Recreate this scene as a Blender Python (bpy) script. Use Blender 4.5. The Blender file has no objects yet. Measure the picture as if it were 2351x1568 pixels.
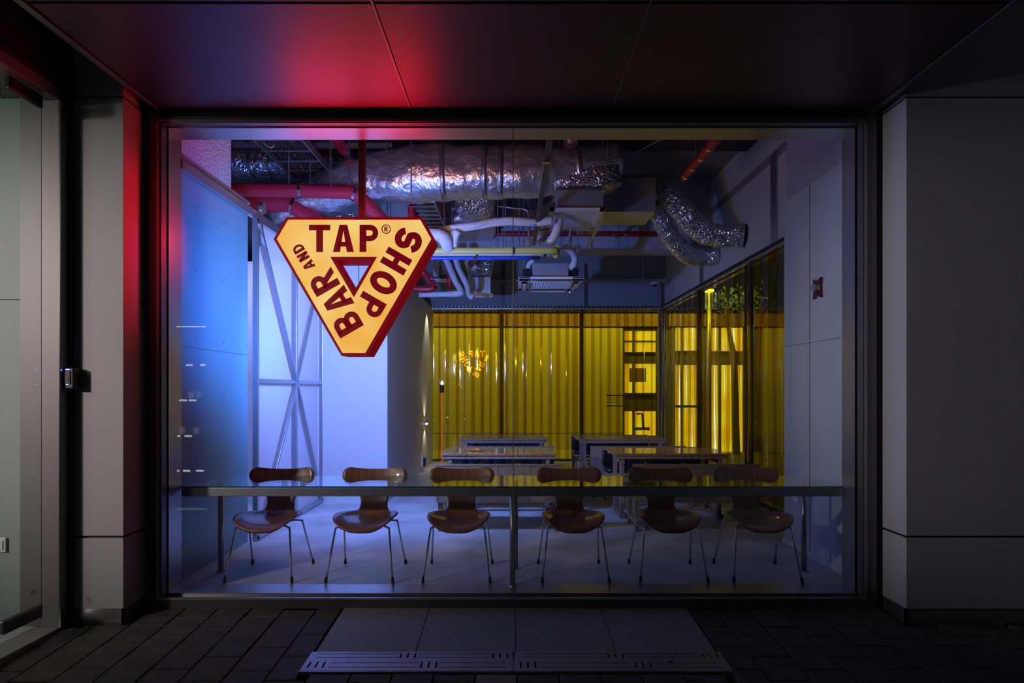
import bpy, bmesh, math, random
from mathutils import Vector, Matrix, noise
random.seed(7)
sc = bpy.context.scene
COL = sc.collection
# ------------------------------------------------------------------ camera
F, CX, HY, H = 1330.0, 1175.0, 895.0, 1.45      # focal length in px, principal column, horizon row, eye height
cam_d = bpy.data.cameras.new('camera'); cam = bpy.data.objects.new('camera', cam_d); COL.objects.link(cam)
cam.location = (0, 0, H); cam.rotation_euler = (math.radians(90), 0, 0)
cam_d.sensor_width = 36; cam_d.lens = 36 * F / 2351.0
cam_d.shift_y = (HY - 784.0) / 2351.0; cam_d.shift_x = (1175.5 - CX) / 2351.0
cam_d.clip_start = 0.05; cam_d.clip_end = 200
sc.camera = cam
# ------------------------------------------------------------------ world, exposure
wd = bpy.data.worlds.new('night'); sc.world = wd; wd.use_nodes = True
wd.node_tree.nodes['Background'].inputs[0].default_value = (0.30, 0.33, 0.42, 1)
wd.node_tree.nodes['Background'].inputs[1].default_value = 0.035
sc.view_settings.view_transform = 'Standard'; sc.view_settings.look = 'None'
sc.view_settings.exposure = 0.0; sc.view_settings.gamma = 1.0; sc.view_settings.use_curve_mapping = False
sc.cycles.transparent_max_bounces = 32
sc.cycles.max_bounces = 10; sc.cycles.glossy_bounces = 5; sc.cycles.diffuse_bounces = 4
sc.cycles.caustics_reflective = False; sc.cycles.caustics_refractive = False
sc.cycles.sample_clamp_indirect = 4.0

def lamp(name, kind, loc, energy, color, size=0.1, target=None, size_y=None, spot=None, blend=0.5):
    d = bpy.data.lights.new(name, kind); d.energy = energy; d.color = color
    if kind == 'AREA':
        d.size = size
        if size_y: d.shape = 'RECTANGLE'; d.size_y = size_y
    else: d.shadow_soft_size = size
    if spot: d.spot_size = math.radians(spot); d.spot_blend = blend
    o = bpy.data.objects.new(name, d); COL.objects.link(o); o.location = loc
    if target is not None:
        o.rotation_euler = (Vector(target) - Vector(loc)).to_track_quat('-Z', 'Y').to_euler()
    return o
# blue lamp assumed behind the sign, out of view
lamp('blue_lamp', 'SPOT', (-1.36, 5.15, 2.12), 500, (0.14, 0.265, 1.0), 0.05, (-1.6, 8.2, 1.35), spot=165, blend=1.0)
# added fill with no fixture, turns the left panel blue
lamp('blue_panel_fill', 'SPOT', (-1.15, 5.0, 2.0), 260, (0.008, 0.22, 1.0), 0.04, (-2.55, 5.6, 2.35), spot=125, blend=1.0)
# daylight-blue light in the corridor behind the corrugated door
lamp('corridor_lamp', 'AREA', (-3.9, 6.6, 2.9), 36, (0.42, 0.42, 1.0), 1.2, (-2.6, 6.6, 1.3))
# added red spot beside the sign, reddens the left pillar
lamp('sign_spill', 'SPOT', (-1.86, 4.46, 2.62), 34, (1.0, 0.0, 0.035), 0.10, (-2.60, 3.93, 2.50), spot=84, blend=0.7)
lamp('street_light_left', 'SPOT', (-6.5, -1.0, 2.9), 850, (1.0, 0.76, 0.77), 0.16, (-2.9, 3.8, 1.6), spot=36, blend=1.0)
lamp('entrance_lamp', 'AREA', (-4.7, 2.0, 3.1), 17, (0.90, 1.0, 0.86), 1.3, (-3.4, 3.7, 1.0))
lamp('passage_lamp', 'AREA', (1.2, 12.6, 3.95), 150, (0.92, 1.0, 0.85), 9.0, (1.2, 14.0, 1.2), size_y=0.4)
lamp('wall_washer', 'SPOT', (-1.42, 10.9, 3.05), 26, (1.0, 0.83, 0.55), 0.03, (-1.72, 10.95, 0.6), spot=75, blend=0.6)
lamp('right_pillar_fill', 'SPOT', (-3.45, 2.4, 2.3), 460, (0.95, 0.84, 1.0), 0.05, (3.1, 4.0, 1.7), spot=36, blend=1.0)  # added unseen spot in the lobby, brightens the right pillar

# ------------------------------------------------------------------ materials
def mat(name, color, rough=0.5, metal=0.0, spec=0.5, emis=None, estr=1.0, bump=0.0, bscale=20.0, bdetail=4.0,
        var=0.0, vscale=3.0, coat=0.0, var_color=None, stretch=None, btype='noise', bdist=0.02):
    m = bpy.data.materials.new(name); m.use_nodes = True
    nt = m.node_tree; N = nt.nodes; L = nt.links; b = N['Principled BSDF']
    b.inputs['Base Color'].default_value = (*color, 1); b.inputs['Roughness'].default_value = rough
    b.inputs['Metallic'].default_value = metal; b.inputs['Specular IOR Level'].default_value = spec
    b.inputs['Coat Weight'].default_value = coat
    if emis: b.inputs['Emission Color'].default_value = (*emis, 1); b.inputs['Emission Strength'].default_value = estr
    tc = N.new('ShaderNodeTexCoord'); mp = N.new('ShaderNodeMapping'); L.new(tc.outputs['Object'], mp.inputs[0])
    if stretch: mp.inputs['Scale'].default_value = stretch
    if bump:
        if btype == 'noise':
            t = N.new('ShaderNodeTexNoise'); t.inputs['Scale'].default_value = bscale; t.inputs['Detail'].default_value = bdetail; out = t.outputs['Fac']
        else:
            t = N.new('ShaderNodeTexVoronoi'); t.feature = 'DISTANCE_TO_EDGE' if btype == 'edge' else 'F1'
            t.inputs['Scale'].default_value = bscale; out = t.outputs['Distance']
            dn = N.new('ShaderNodeTexNoise'); dn.inputs['Scale'].default_value = bscale * .5
            mx = N.new('ShaderNodeMixRGB'); mx.inputs[0].default_value = .35
            L.new(mp.outputs[0], dn.inputs[0]); L.new(mp.outputs[0], mx.inputs[1]); L.new(dn.outputs['Color'], mx.inputs[2])
        if btype == 'noise': L.new(mp.outputs[0], t.inputs['Vector'])
        else: L.new(mx.outputs[0], t.inputs['Vector'])
        bp = N.new('ShaderNodeBump'); bp.inputs['Strength'].default_value = bump; bp.inputs['Distance'].default_value = bdist
        L.new(out, bp.inputs['Height']); L.new(bp.outputs[0], b.inputs['Normal'])
    if var:
        t = N.new('ShaderNodeTexNoise'); t.inputs['Scale'].default_value = vscale; t.inputs['Detail'].default_value = 6
        L.new(mp.outputs[0], t.inputs['Vector'])
        r = N.new('ShaderNodeValToRGB'); r.color_ramp.elements[0].position = .3; r.color_ramp.elements[1].position = .7
        r.color_ramp.elements[0].color = (*[c * (1 - var) for c in (var_color or color)], 1) if not var_color else (*var_color, 1)
        r.color_ramp.elements[1].color = (*[min(1, c * (1 + var * .5)) for c in color], 1)
        L.new(t.outputs['Fac'], r.inputs[0]); L.new(r.outputs[0], b.inputs['Base Color'])
    return m

def glassy(name, tint, refl_rough=0.0, diffuse=0.0, dcol=(1, 1, 1), f0=0.04, maxr=1.0, bump=0.0):
    """thin clear sheet: Schlick reflection over tinted see-through"""
    m = bpy.data.materials.new(name); m.use_nodes = True
    nt = m.node_tree; N = nt.nodes; L = nt.links
    for n in list(N): N.remove(n)
    out = N.new('ShaderNodeOutputMaterial'); geo = N.new('ShaderNodeNewGeometry')
    dot = N.new('ShaderNodeVectorMath'); dot.operation = 'DOT_PRODUCT'
    L.new(geo.outputs['Normal'], dot.inputs[0]); L.new(geo.outputs['Incoming'], dot.inputs[1])
    ab = N.new('ShaderNodeMath'); ab.operation = 'ABSOLUTE'; L.new(dot.outputs['Value'], ab.inputs[0])
    s = N.new('ShaderNodeMath'); s.operation = 'SUBTRACT'; s.inputs[0].default_value = 1; L.new(ab.outputs[0], s.inputs[1])
    p = N.new('ShaderNodeMath'); p.operation = 'POWER'; p.inputs[1].default_value = 5; L.new(s.outputs[0], p.inputs[0])
    q = N.new('ShaderNodeMath'); q.operation = 'MULTIPLY_ADD'; q.inputs[1].default_value = maxr - f0; q.inputs[2].default_value = f0
    L.new(p.outputs[0], q.inputs[0])
    tr = N.new('ShaderNodeBsdfTransparent'); tr.inputs[0].default_value = (*tint, 1)
    gl = N.new('ShaderNodeBsdfGlossy'); gl.inputs['Color'].default_value = (1, 1, 1, 1); gl.inputs['Roughness'].default_value = refl_rough
    if bump:
        t = N.new('ShaderNodeTexNoise'); t.inputs['Scale'].default_value = 6; tc = N.new('ShaderNodeTexCoord')
        L.new(tc.outputs['Object'], t.inputs[0]); bp = N.new('ShaderNodeBump'); bp.inputs['Strength'].default_value = bump
        bp.inputs['Distance'].default_value = .02; L.new(t.outputs['Fac'], bp.inputs['Height']); L.new(bp.outputs[0], gl.inputs['Normal'])
    mx = N.new('ShaderNodeMixShader'); L.new(q.outputs[0], mx.inputs[0]); L.new(tr.outputs[0], mx.inputs[1]); L.new(gl.outputs[0], mx.inputs[2])
    last = mx
    if diffuse:
        df = N.new('ShaderNodeBsdfDiffuse'); df.inputs[0].default_value = (*dcol, 1)
        tl = N.new('ShaderNodeBsdfTranslucent'); tl.inputs[0].default_value = (*dcol, 1)
        h = N.new('ShaderNodeMixShader'); h.inputs[0].default_value = .5; L.new(df.outputs[0], h.inputs[1]); L.new(tl.outputs[0], h.inputs[2])
        m2 = N.new('ShaderNodeMixShader'); m2.inputs[0].default_value = diffuse; L.new(mx.outputs[0], m2.inputs[1]); L.new(h.outputs[0], m2.inputs[2]); last = m2
    L.new(last.outputs[0], out.inputs[0])
    return m

def emit(name, color, strength, grain=0.0):
    m = bpy.data.materials.new(name); m.use_nodes = True
    nt = m.node_tree; N = nt.nodes; L = nt.links; b = N['Principled BSDF']
    b.inputs['Base Color'].default_value = (*[c * .3 for c in color], 1); b.inputs['Roughness'].default_value = .35
    b.inputs['Emission Color'].default_value = (*color, 1); b.inputs['Emission Strength'].default_value = strength
    if grain:      # tubes behind the acrylic make it brighter in places
        tc = N.new('ShaderNodeTexCoord'); t = N.new('ShaderNodeTexNoise'); t.inputs['Scale'].default_value = 2.6; t.inputs['Detail'].default_value = 2
        L.new(tc.outputs['Object'], t.inputs[0]); r = N.new('ShaderNodeValToRGB'); r.color_ramp.elements[0].position = .33; r.color_ramp.elements[1].position = .66
        r.color_ramp.elements[0].color = (color[0], color[1] * .80, color[2] * .55, 1); r.color_ramp.elements[1].color = (color[0] * 1.06, color[1] * 1.18, color[2] * 1.75, 1)
        L.new(t.outputs['Fac'], r.inputs[0]); L.new(r.outputs[0], b.inputs['Emission Color'])
    return m

M = {}
M['wall'] = mat('white_paint', (.62, .63, .64), .55, bump=.15, bscale=60)
M['board'] = mat('smooth_board', (.55, .60, .62), .42, bump=.05, bscale=9, var=.05, vscale=1.5)
M['rough'] = mat('sprayed_plaster', (.52, .52, .53), .9, bump=.9, bscale=45, bdist=.03, var=.12, vscale=5)
M['ceil'] = mat('sprayed_ceiling', (.30, .30, .31), .95, bump=.9, bscale=40, bdist=.03, var=.2, vscale=4)
M['darkceil'] = mat('dark_slab', (.045, .045, .05), .8, bump=.5, bscale=30, var=.3)
M['concrete'] = mat('screed', (.58, .60, .62), .50, bump=.25, bscale=14, bdetail=9, var=.32, vscale=2.3, spec=.35)
M['soffit'] = mat('dark_soffit', (.12, .06, .075), .42, metal=.9, bump=.03, bscale=3)
M['soffit_seam'] = mat('soffit_seam', (.02, .015, .02), .5)
M['fibre'] = mat('facade_board', (.42, .40, .41), .6, bump=.12, bscale=120, var=.05, vscale=2)
M['gap'] = mat('black_gap', (.006, .006, .007), .7)
M['steel'] = mat('brushed_steel', (.46, .45, .45), .32, metal=.9, bump=.05, bscale=60, stretch=(1, 1, .05))
M['steel_h'] = mat('brushed_steel_level', (.46, .45, .45), .33, metal=.9, bump=.05, bscale=60, stretch=(.05, 1, 1))
M['door_steel'] = mat('satin_door_steel', (.19, .185, .18), .55, metal=.55, bump=.05, bscale=60, stretch=(1, 1, .05))
M['backglass'] = glassy('rear_glass', (.93, .95, .94), f0=.15)
M['frame'] = mat('dark_window_frame', (.16, .155, .16), .38, metal=.8)
M['chrome'] = mat('chrome', (.80, .80, .82), .12, metal=1)
M['zinc'] = mat('zinc', (.50, .53, .57), .35, metal=.9, bump=.05, bscale=30)
M['black'] = mat('black_rubber', (.012, .012, .014), .5)
M['blackm'] = mat('black_metal', (.02, .02, .024), .4, metal=.3)
M['walnut'] = mat('walnut_veneer', (.27, .125, .085), .36, bump=.03, bscale=30, var=.3, vscale=7, coat=.45, stretch=(6, 1, .7))
M['foil'] = mat('aluminium_foil', (.78, .80, .84), .27, metal=.86, bump=.8, bscale=9, bdetail=9, bdist=.045, btype='noise')
M['foil_c'] = mat('crinkled_foil', (.78, .80, .84), .24, metal=.88, bump=.9, bscale=13, bdist=.05, btype='edge')
M['tape'] = mat('foil_tape', (.62, .64, .68), .28, metal=.95, bump=.3, bscale=20)
M['galv'] = mat('galvanised_sheet', (.42, .45, .50), .42, metal=.55, bump=.04, bscale=10, var=.1)
M['plastic'] = mat('white_plastic', (.74, .74, .76), .4)
M['insul'] = mat('white_wrap', (.70, .71, .74), .6, bump=.5, bscale=25, bdist=.015)
M['redpaint'] = mat('red_pipe_paint', (.42, .012, .025), .38, coat=.2)
M['redlitwrap'] = mat('red_lit_wrap', (.48, .02, .05), .55, bump=.4, bscale=14)  # red light from the sign put into the wrap colour
M['yellowp'] = mat('yellow_wrap', (.62, .60, .16), .5, bump=.12, bscale=25)
M['bluep'] = mat('blue_pipe', (.015, .07, .55), .4)
M['oak'] = mat('grey_stained_wood', (.30, .225, .165), .6, bump=.25, bscale=20, var=.35, vscale=8, stretch=(5, .5, 5))
M['oak2'] = mat('brown_stained_wood', (.42, .23, .10), .45, bump=.2, bscale=20, var=.35, vscale=8, stretch=(5, .5, 5), coat=.6)
M['leather'] = mat('black_leather', (.010, .012, .016), .28, bump=.35, bscale=16, bdist=.02)
M['piping'] = mat('tan_piping', (.30, .22, .05), .5)
M['paver'] = mat('dark_paver', (.085, .078, .078), .72, bump=.6, bscale=70, bdist=.006, var=.45, vscale=9)
M['paver2'] = mat('dark_paver_brown', (.10, .085, .08), .72, bump=.6, bscale=70, bdist=.006, var=.45, vscale=9)
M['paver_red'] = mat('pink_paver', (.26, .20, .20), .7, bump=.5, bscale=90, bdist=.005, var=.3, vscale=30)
M['joint'] = mat('sand_joint', (.018, .017, .016), .95)
M['granite'] = mat('granite_slab', (.36, .33, .37), .55, bump=.35, bscale=150, bdist=.004, var=.5, vscale=110)
M['grate'] = mat('steel_grate', (.45, .43, .48), .40, metal=.75, bump=.15, bscale=60)
M['facade'] = mat('neighbour_board', (.70, .68, .62), .6, var=.06, vscale=1)
M['facade_d'] = mat('neighbour_dark', (.10, .09, .07), .7)
M['facade_b'] = mat('neighbour_band', (.34, .22, .14), .6, var=.15, vscale=3)
M['asphalt'] = mat('outside_ground', (.16, .15, .13), .85, bump=.4, bscale=50)
M['litroom'] = emit('lit_room', (1.0, .96, .80), 1.15, grain=.1)
M['litroom2'] = emit('lit_shelf', (1.0, .95, .75), 1.7)
M['lampwhite'] = emit('white_lamp', (.9, 1.0, .92), 14)
M['glass'] = glassy('window_glass', (.93, .95, .96))
M['tglass'] = glassy('table_glass', (.86, .96, .94), 0.0)
M['gedge'] = mat('glass_edge', (.01, .10, .10), .1, spec=.8)
M['dglass'] = glassy('door_glass', (.90, .96, .93))
M['poly'] = glassy('corrugated_polycarbonate', (.75, .78, .85), .35, diffuse=.72, dcol=(.80, .80, .88))
M['pvc'] = glassy('amber_strip', (.74, .53, .005), .05, diffuse=.05, dcol=(.55, .38, .01), f0=.05, bump=.0)
M['pvcglass'] = glassy('clear_shade', (.9, .9, .9), .02, diffuse=.1)
M['facey'] = emit('sign_face', (.90, .55, .115), 1.02, grain=.3)
M['letter'] = emit('sign_letter', (.20, .0, .008), .75)
M['signred'] = emit('sign_red_edge', (.22, .0, .008), .75)
M['signside'] = emit('sign_red_side', (1.0, .0, .02), .13)
M['signside'].node_tree.nodes['Principled BSDF'].inputs['Roughness'].default_value = .7
M['signside'].node_tree.nodes['Principled BSDF'].inputs['Specular IOR Level'].default_value = .1
M['signglow'] = emit('sign_red_glow', (1.0, .0, .014), 26.0)
M['signglow2'] = emit('sign_red_glow_side', (1.0, .002, .03), 2.0)
M['letterlit'] = emit('sign_back_letter', (1.0, .80, .10), 24.0)
M['led'] = emit('blue_led', (.1, .2, 1.0), 12)
M['redlamp'] = emit('red_rod', (1.0, .10, .02), .5)
M['alarm'] = mat('alarm_red', (.10, .004, .012), .3)
M['green_led'] = emit('green_led', (.1, 1, .1), 4)

# ------------------------------------------------------------------ helpers
def P(px, py, d): return Vector(((px - CX) / F * d, d, H - (py - HY) / F * d))
def X_(px, d): return (px - CX) / F * d
def Z_(py, d): return H - (py - HY) / F * d

def wloc(o):
    v = Vector((0, 0, 0))
    while o is not None: v = v + Vector(o.location); o = o.parent
    return v

class MB:
    def __init__(s): s.v = []; s.f = []
    def add(s, vs, fs):
        n = len(s.v); s.v += [Vector(v) for v in vs]; s.f += [tuple(i + n for i in f) for f in fs]; return s
    def box(s, a, b):
        x0, x1 = sorted((a[0], b[0])); y0, y1 = sorted((a[1], b[1])); z0, z1 = sorted((a[2], b[2]))
        return s.add([(x0, y0, z0), (x1, y0, z0), (x1, y1, z0), (x0, y1, z0), (x0, y0, z1), (x1, y0, z1), (x1, y1, z1), (x0, y1, z1)],
                     [(0, 3, 2, 1), (4, 5, 6, 7), (0, 1, 5, 4), (1, 2, 6, 5), (2, 3, 7, 6), (3, 0, 4, 7)])
    def cbox(s, c, d): return s.box([c[i] - d[i] / 2 for i in range(3)], [c[i] + d[i] / 2 for i in range(3)])
    def bar(s, a, b, w, h, up=(0, 0, 1)):       # rectangular bar from a to b
        a, b = Vector(a), Vector(b); t = (b - a).normalized(); u = Vector(up)
        if abs(t.dot(u)) > .98: u = Vector((0, 1, 0))
        x = t.cross(u).normalized() * w / 2; y = x.cross(t).normalized() * h / 2
        vs = [p + i * x + j * y for p in (a, b) for i, j in ((-1, -1), (1, -1), (1, 1), (-1, 1))]
        return s.add(vs, [(3, 2, 1, 0), (4, 5, 6, 7), (0, 1, 5, 4), (1, 2, 6, 5), (2, 3, 7, 6), (3, 0, 4, 7)])
    def prism(s, poly, d0, d1):                 # polygon in (x, z), between depths d0 and d1
        n = len(poly)
        s.add([(x, d0, z) for x, z in poly] + [(x, d1, z) for x, z in poly],
              [tuple(range(n)), tuple(range(2 * n - 1, n - 1, -1))] + [((i + 1) % n, i, n + i, n + (i + 1) % n) for i in range(n)])
        return s
    def tube(s, path, r, seg=12, ex=2.0, amp=0.0, fr=3.0, caps=True, r2=None, up=(0, 0, 1), seed=0):
        path = [Vector(p) for p in path]; n = len(path)
        rs = r if isinstance(r, (list, tuple)) else [r] * n
        r2 = r2 if isinstance(r2, (list, tuple)) else ([r2] * n if r2 else rs)
        t0 = (path[1] - path[0]).normalized(); u = Vector(up)
        if abs(t0.dot(u)) > .95: u = Vector((0, 1, 0))
        vs = []
        for i, p in enumerate(path):
            t = (path[min(i + 1, n - 1)] - path[max(i - 1, 0)]).normalized()
            a = t.cross(u).normalized(); bb = a.cross(t).normalized(); u = bb
            for k in range(seg):
                th = 2 * math.pi * (k + .5) / seg; c, q = math.cos(th), math.sin(th)
                c = math.copysign(abs(c) ** (2 / ex), c); q = math.copysign(abs(q) ** (2 / ex), q)
                v = p + a * c * rs[i] + bb * q * r2[i]
                if amp:
                    w = noise.noise(v * fr + Vector((seed, 0, 0))) + .5 * noise.noise(v * fr * 2.7)
                    v = v + (v - p).normalized() * w * amp
                vs.append(v)
        fs = [(i * seg + k, i * seg + (k + 1) % seg, (i + 1) * seg + (k + 1) % seg, (i + 1) * seg + k) for i in range(n - 1) for k in range(seg)]
        if caps: fs += [tuple(range(seg - 1, -1, -1)), tuple((n - 1) * seg + k for k in range(seg))]
        return s.add(vs, fs)
    def lathe(s, prof, c, seg=20):              # prof: (r, z) pairs about a vertical axis
        vs = [(c[0] + r * math.cos(2 * math.pi * k / seg), c[1] + r * math.sin(2 * math.pi * k / seg), c[2] + z) for r, z in prof for k in range(seg)]
        n = len(prof)
        fs = [(i * seg + k, i * seg + (k + 1) % seg, (i + 1) * seg + (k + 1) % seg, (i + 1) * seg + k) for i in range(n - 1) for k in range(seg)]
        fs += [tuple(range(seg - 1, -1, -1)), tuple((n - 1) * seg + k for k in range(seg))]
        return s.add(vs, fs)
    def pillow(s, c, d, e=.35, nu=14, nv=8):
        vs = []; c = Vector(c)
        def pw(a, p): return math.copysign(abs(a) ** p, a)
        for j in range(nv + 1):
            ph = -math.pi / 2 + math.pi * j / nv
            for k in range(nu):
                th = 2 * math.pi * (k + .5) / nu
                vs.append(c + Vector((d[0] / 2 * pw(math.cos(ph), e) * pw(math.cos(th), e), d[1] / 2 * pw(math.cos(ph), e) * pw(math.sin(th), e), d[2] / 2 * pw(math.sin(ph), e))))
        return s.add(vs, [(j * nu + k, j * nu + (k + 1) % nu, (j + 1) * nu + (k + 1) % nu, (j + 1) * nu + k) for j in range(nv) for k in range(nu)])
    def build(s, name, m, parent=None, smooth=False, bevel=0.0, label=None, kind=None):
        me = bpy.data.meshes.new(name); off = wloc(parent)
        me.from_pydata([v - off for v in s.v], [], s.f); me.update()
        bm = bmesh.new(); bm.from_mesh(me); bmesh.ops.recalc_face_normals(bm, faces=bm.faces); bm.to_mesh(me); bm.free()
        if smooth:
            for p in me.polygons: p.use_smooth = True
        me.materials.append(m if not isinstance(m, str) else M[m])
        o = bpy.data.objects.new(name, me); COL.objects.link(o)
        if parent is not None: o.parent = parent
        if bevel:
            md = o.modifiers.new('bevel', 'BEVEL'); md.width = bevel; md.segments = 2; md.limit_method = 'ANGLE'
        if label: o['label'] = label
        if kind: o['kind'] = kind
        return o

def smoothpath(pts, n=6):
    pts = [Vector(p) for p in pts]; out = []
    q = [pts[0] * 2 - pts[1]] + pts + [pts[-1] * 2 - pts[-2]]
    for i in range(1, len(q) - 2):
        for k in range(n):
            t = k / n; a, b, c, d = q[i - 1], q[i], q[i + 1], q[i + 2]
            out.append(.5 * ((2 * b) + (c - a) * t + (2 * a - 5 * b + 4 * c - d) * t * t + (3 * b - a - 3 * c + d) * t ** 3))
    out.append(pts[-1]); return out
def lerp_list(vals, n):
    out = []; m = len(vals) - 1
    for i in range(n):
        t = i / (n - 1) * m; k = min(int(t), m - 1); out.append(vals[k] + (vals[k + 1] - vals[k]) * (t - k))
    return out
def tag(o, label, cat, group=None):
    o['label'] = label; o['category'] = cat
    if group: o['group'] = group
    return o
def thing(name, label, cat, loc=(0, 0, 0), group=None):
    o = bpy.data.objects.new(name, None); COL.objects.link(o); o.location = loc; o.empty_display_size = .1
    return tag(o, label, cat, group)
def shell(name, loc=(0, 0, 0)):
    o = bpy.data.objects.new(name, None); COL.objects.link(o); o.location = loc; o['kind'] = 'structure'; return o
def S(mb, name, m, parent=None, **k):
    o = mb.build(name, m, parent, **k)
    if parent is None: o['kind'] = 'structure'
    return o
def copy_tree(o, parent=None):
    c = o.copy(); COL.objects.link(c); c.parent = parent
    for ch in list(o.children): copy_tree(ch, c)
    return c
def face(name, corners, m, parent=None):
    mb = MB(); mb.add(corners, [tuple(range(len(corners)))]); return mb.build(name, m, parent)

# ================================================================== SETTING (outside)
GZ = lambda d: -0.084 - 0.07 * (4.08 - d)       # pavement falls away from the window
# pavement with its pavers, granite slab tiles
pav = S(MB().add([(-6.5, 4.2, GZ(4.2) - .03), (6.5, 4.2, GZ(4.2) - .03), (6.5, -6, GZ(-6) - .03), (-6.5, -6, GZ(-6) - .03),
                  (-6.5, 4.2, GZ(4.2) - .2), (6.5, 4.2, GZ(4.2) - .2), (6.5, -6, GZ(-6) - .2), (-6.5, -6, GZ(-6) - .2)],
                 [(0, 1, 2, 3), (7, 6, 5, 4), (0, 3, 7, 4), (1, 5, 6, 2), (3, 2, 6, 7), (0, 4, 5, 1)]), 'floor_pavement', 'joint')
W, LN = .232, .255
pm = {}
def paver_mesh(w, l, m):
    k = (round(w, 3), round(l, 3), m)
    if k not in pm:
        b = MB().box((-w / 2, -l / 2, -.04), (w / 2, l / 2, 0)); o = b.build('tmp', m); me = o.data; bpy.data.objects.remove(o)
        bm = bmesh.new(); bm.from_mesh(me)
        bmesh.ops.bevel(bm, geom=[e for e in bm.edges if all(v.co.z > -.01 for v in e.verts)], offset=.004, segments=1, affect='EDGES')
        bm.to_mesh(me); bm.free(); pm[k] = me
    return pm[k]
SL = (-1.178, 1.228)                            # slab and grate span
GD0, GD1, SD1 = 3.27, 3.475, 4.085
for ci in range(-17, 18):
    x0 = ci * W; xc = x0 + W / 2 + .03
    start = 4.06 - (0 if ci % 2 else LN / 2) - random.uniform(-.02, .02)
    for ri in range(-1, 8):
        d1 = min(start - ri * LN + LN * 0, 4.075); d0 = start - (ri + 1) * LN
        if d1 - d0 < .05 or d0 > 4.05: continue
        a0, a1 = x0 + .03, x0 + W + .03
        if a1 > SL[0] + .01 and a0 < SL[1] - .01:    # cut round slab and grate
            if d1 > GD0 - .01:
                if a0 < SL[0] - .025: a1 = SL[0] - .012
                elif a1 > SL[1] + .025: a0 = SL[1] + .012
                elif d0 > GD0 - .06: continue
                else: d1 = GD0 - .02
        if a1 - a0 < .04: continue
        if a1 < -2.92: 
            if d0 > 3.72: continue
        if (a0 + a1) / 2 < -2.60 or (a0 + a1) / 2 > 2.60:
            d1 = min(d1, 3.835)
            if d1 - d0 < .05: continue
        xm, dm = (a0 + a1) / 2, (d0 + d1) / 2
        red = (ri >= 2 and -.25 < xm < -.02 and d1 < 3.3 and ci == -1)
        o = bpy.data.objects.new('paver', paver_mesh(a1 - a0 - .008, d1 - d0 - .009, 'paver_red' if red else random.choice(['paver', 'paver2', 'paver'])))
        COL.objects.link(o); o.parent = pav
        o.location = (xm, dm, GZ(dm) + random.uniform(-.0025, .0025)); o.rotation_euler = (.07 + random.uniform(-.004, .004), random.uniform(-.006, .006), 0)
for k in range(4):
    w = (SL[1] - SL[0]) / 4; a = SL[0] + k * w
    b = MB().add([(x, d, GZ(d) + z) for z in (-.05, .003) for x, d in ((a + .002, GD1 + .004), (a + w - .002, GD1 + .004), (a + w - .002, SD1 - .004), (a + .002, SD1 - .004))],
                 [(0, 3, 2, 1), (4, 5, 6, 7), (0, 1, 5, 4), (1, 2, 6, 5), (2, 3, 7, 6), (3, 0, 4, 7)])
    b.build('granite_slab', 'granite', pav, bevel=.002)
# steel grates with slots
def grate(x0, x1, label):
    t = thing('drain_grate', label, 'drain grate', ((x0 + x1) / 2, (GD0 + GD1) / 2, GZ(3.37)), 'slotted drain grates in front of the window')
    L = x1 - x0; D = GD1 - GD0
    holes = []
    def longs(a, b, ys):
        for y in ys: holes.append((a, b, y - .0035, y + .0035))
    def shorts(c, y0, y1):
        for k in (-1, 0, 1): holes.append((c + k * .042 - .0055, c + k * .042 + .0055, y0, y1))
    yu = (D * .68, D * .88); yl = (D * .17, D * .40)
    longs(.05, L * .44, yu); shorts(L * .485, D * .64, D * .92); longs(L * .535, L * .885, yu); shorts(L * .94, D * .64, D * .92)
    shorts(.075, D * .14, D * .45); longs(.15, L * .545, yl); shorts(L * .60, D * .14, D * .45); longs(L * .655, L * .97, yl)
    xs = sorted({0, L} | {v for h in holes for v in h[:2]}); ys = sorted({0, D} | {v for h in holes for v in h[2:]})
    b = MB(); idx = {}
    bm = bmesh.new()
    def V(i, j, top):
        k = (i, j, top)
        if k not in idx: idx[k] = bm.verts.new((x0 + xs[i], GD0 + ys[j], GZ(GD0 + ys[j]) + (.006 if top else -.004)))
        return idx[k]
    solid = {}
    for i in range(len(xs) - 1):
        for j in range(len(ys) - 1):
            cx, cy = (xs[i] + xs[i + 1]) / 2, (ys[j] + ys[j + 1]) / 2
            solid[i, j] = not any(h[0] < cx < h[1] and h[2] < cy < h[3] for h in holes)
    for (i, j), ok in solid.items():
        if not ok: continue
        bm.faces.new((V(i, j, 1), V(i + 1, j, 1), V(i + 1, j + 1, 1), V(i, j + 1, 1)))
        for di, dj, e in ((-1, 0, ((i, j + 1), (i, j))), (1, 0, ((i + 1, j), (i + 1, j + 1))), (0, -1, ((i, j), (i + 1, j))), (0, 1, ((i + 1, j + 1), (i, j + 1)))):
            if not solid.get((i + di, j + dj), False):
                bm.faces.new((V(*e[0], 1), V(*e[0], 0), V(*e[1], 0), V(*e[1], 1)))
    me = bpy.data.meshes.new('plate'); off = wloc(t)
    for v in bm.verts: v.co -= off
    bm.to_mesh(me); bm.free(); me.materials.append(M['grate'])
    o = bpy.data.objects.new('plate', me); COL.objects.link(o); o.parent = t
    fr = MB()
    zz = GZ(GD0)
    fr.box((x0, GD0 - .008, zz - .03), (x1, GD0, zz + .004)); fr.box((x0 - .006, GD0, zz - .03), (x0, GD1, zz + .002)); fr.box((x1, GD0, zz - .03), (x1 + .006, GD1, zz + .002))
    fr.build('rim', 'steel', t)
    return t
grate(SL[0] - .02, .004, 'steel slotted drain grate left of the joint, catching the blue light')
grate(.018, SL[1] + .02, 'steel slotted drain grate right of the joint, darker, with a dry leaf')
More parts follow.
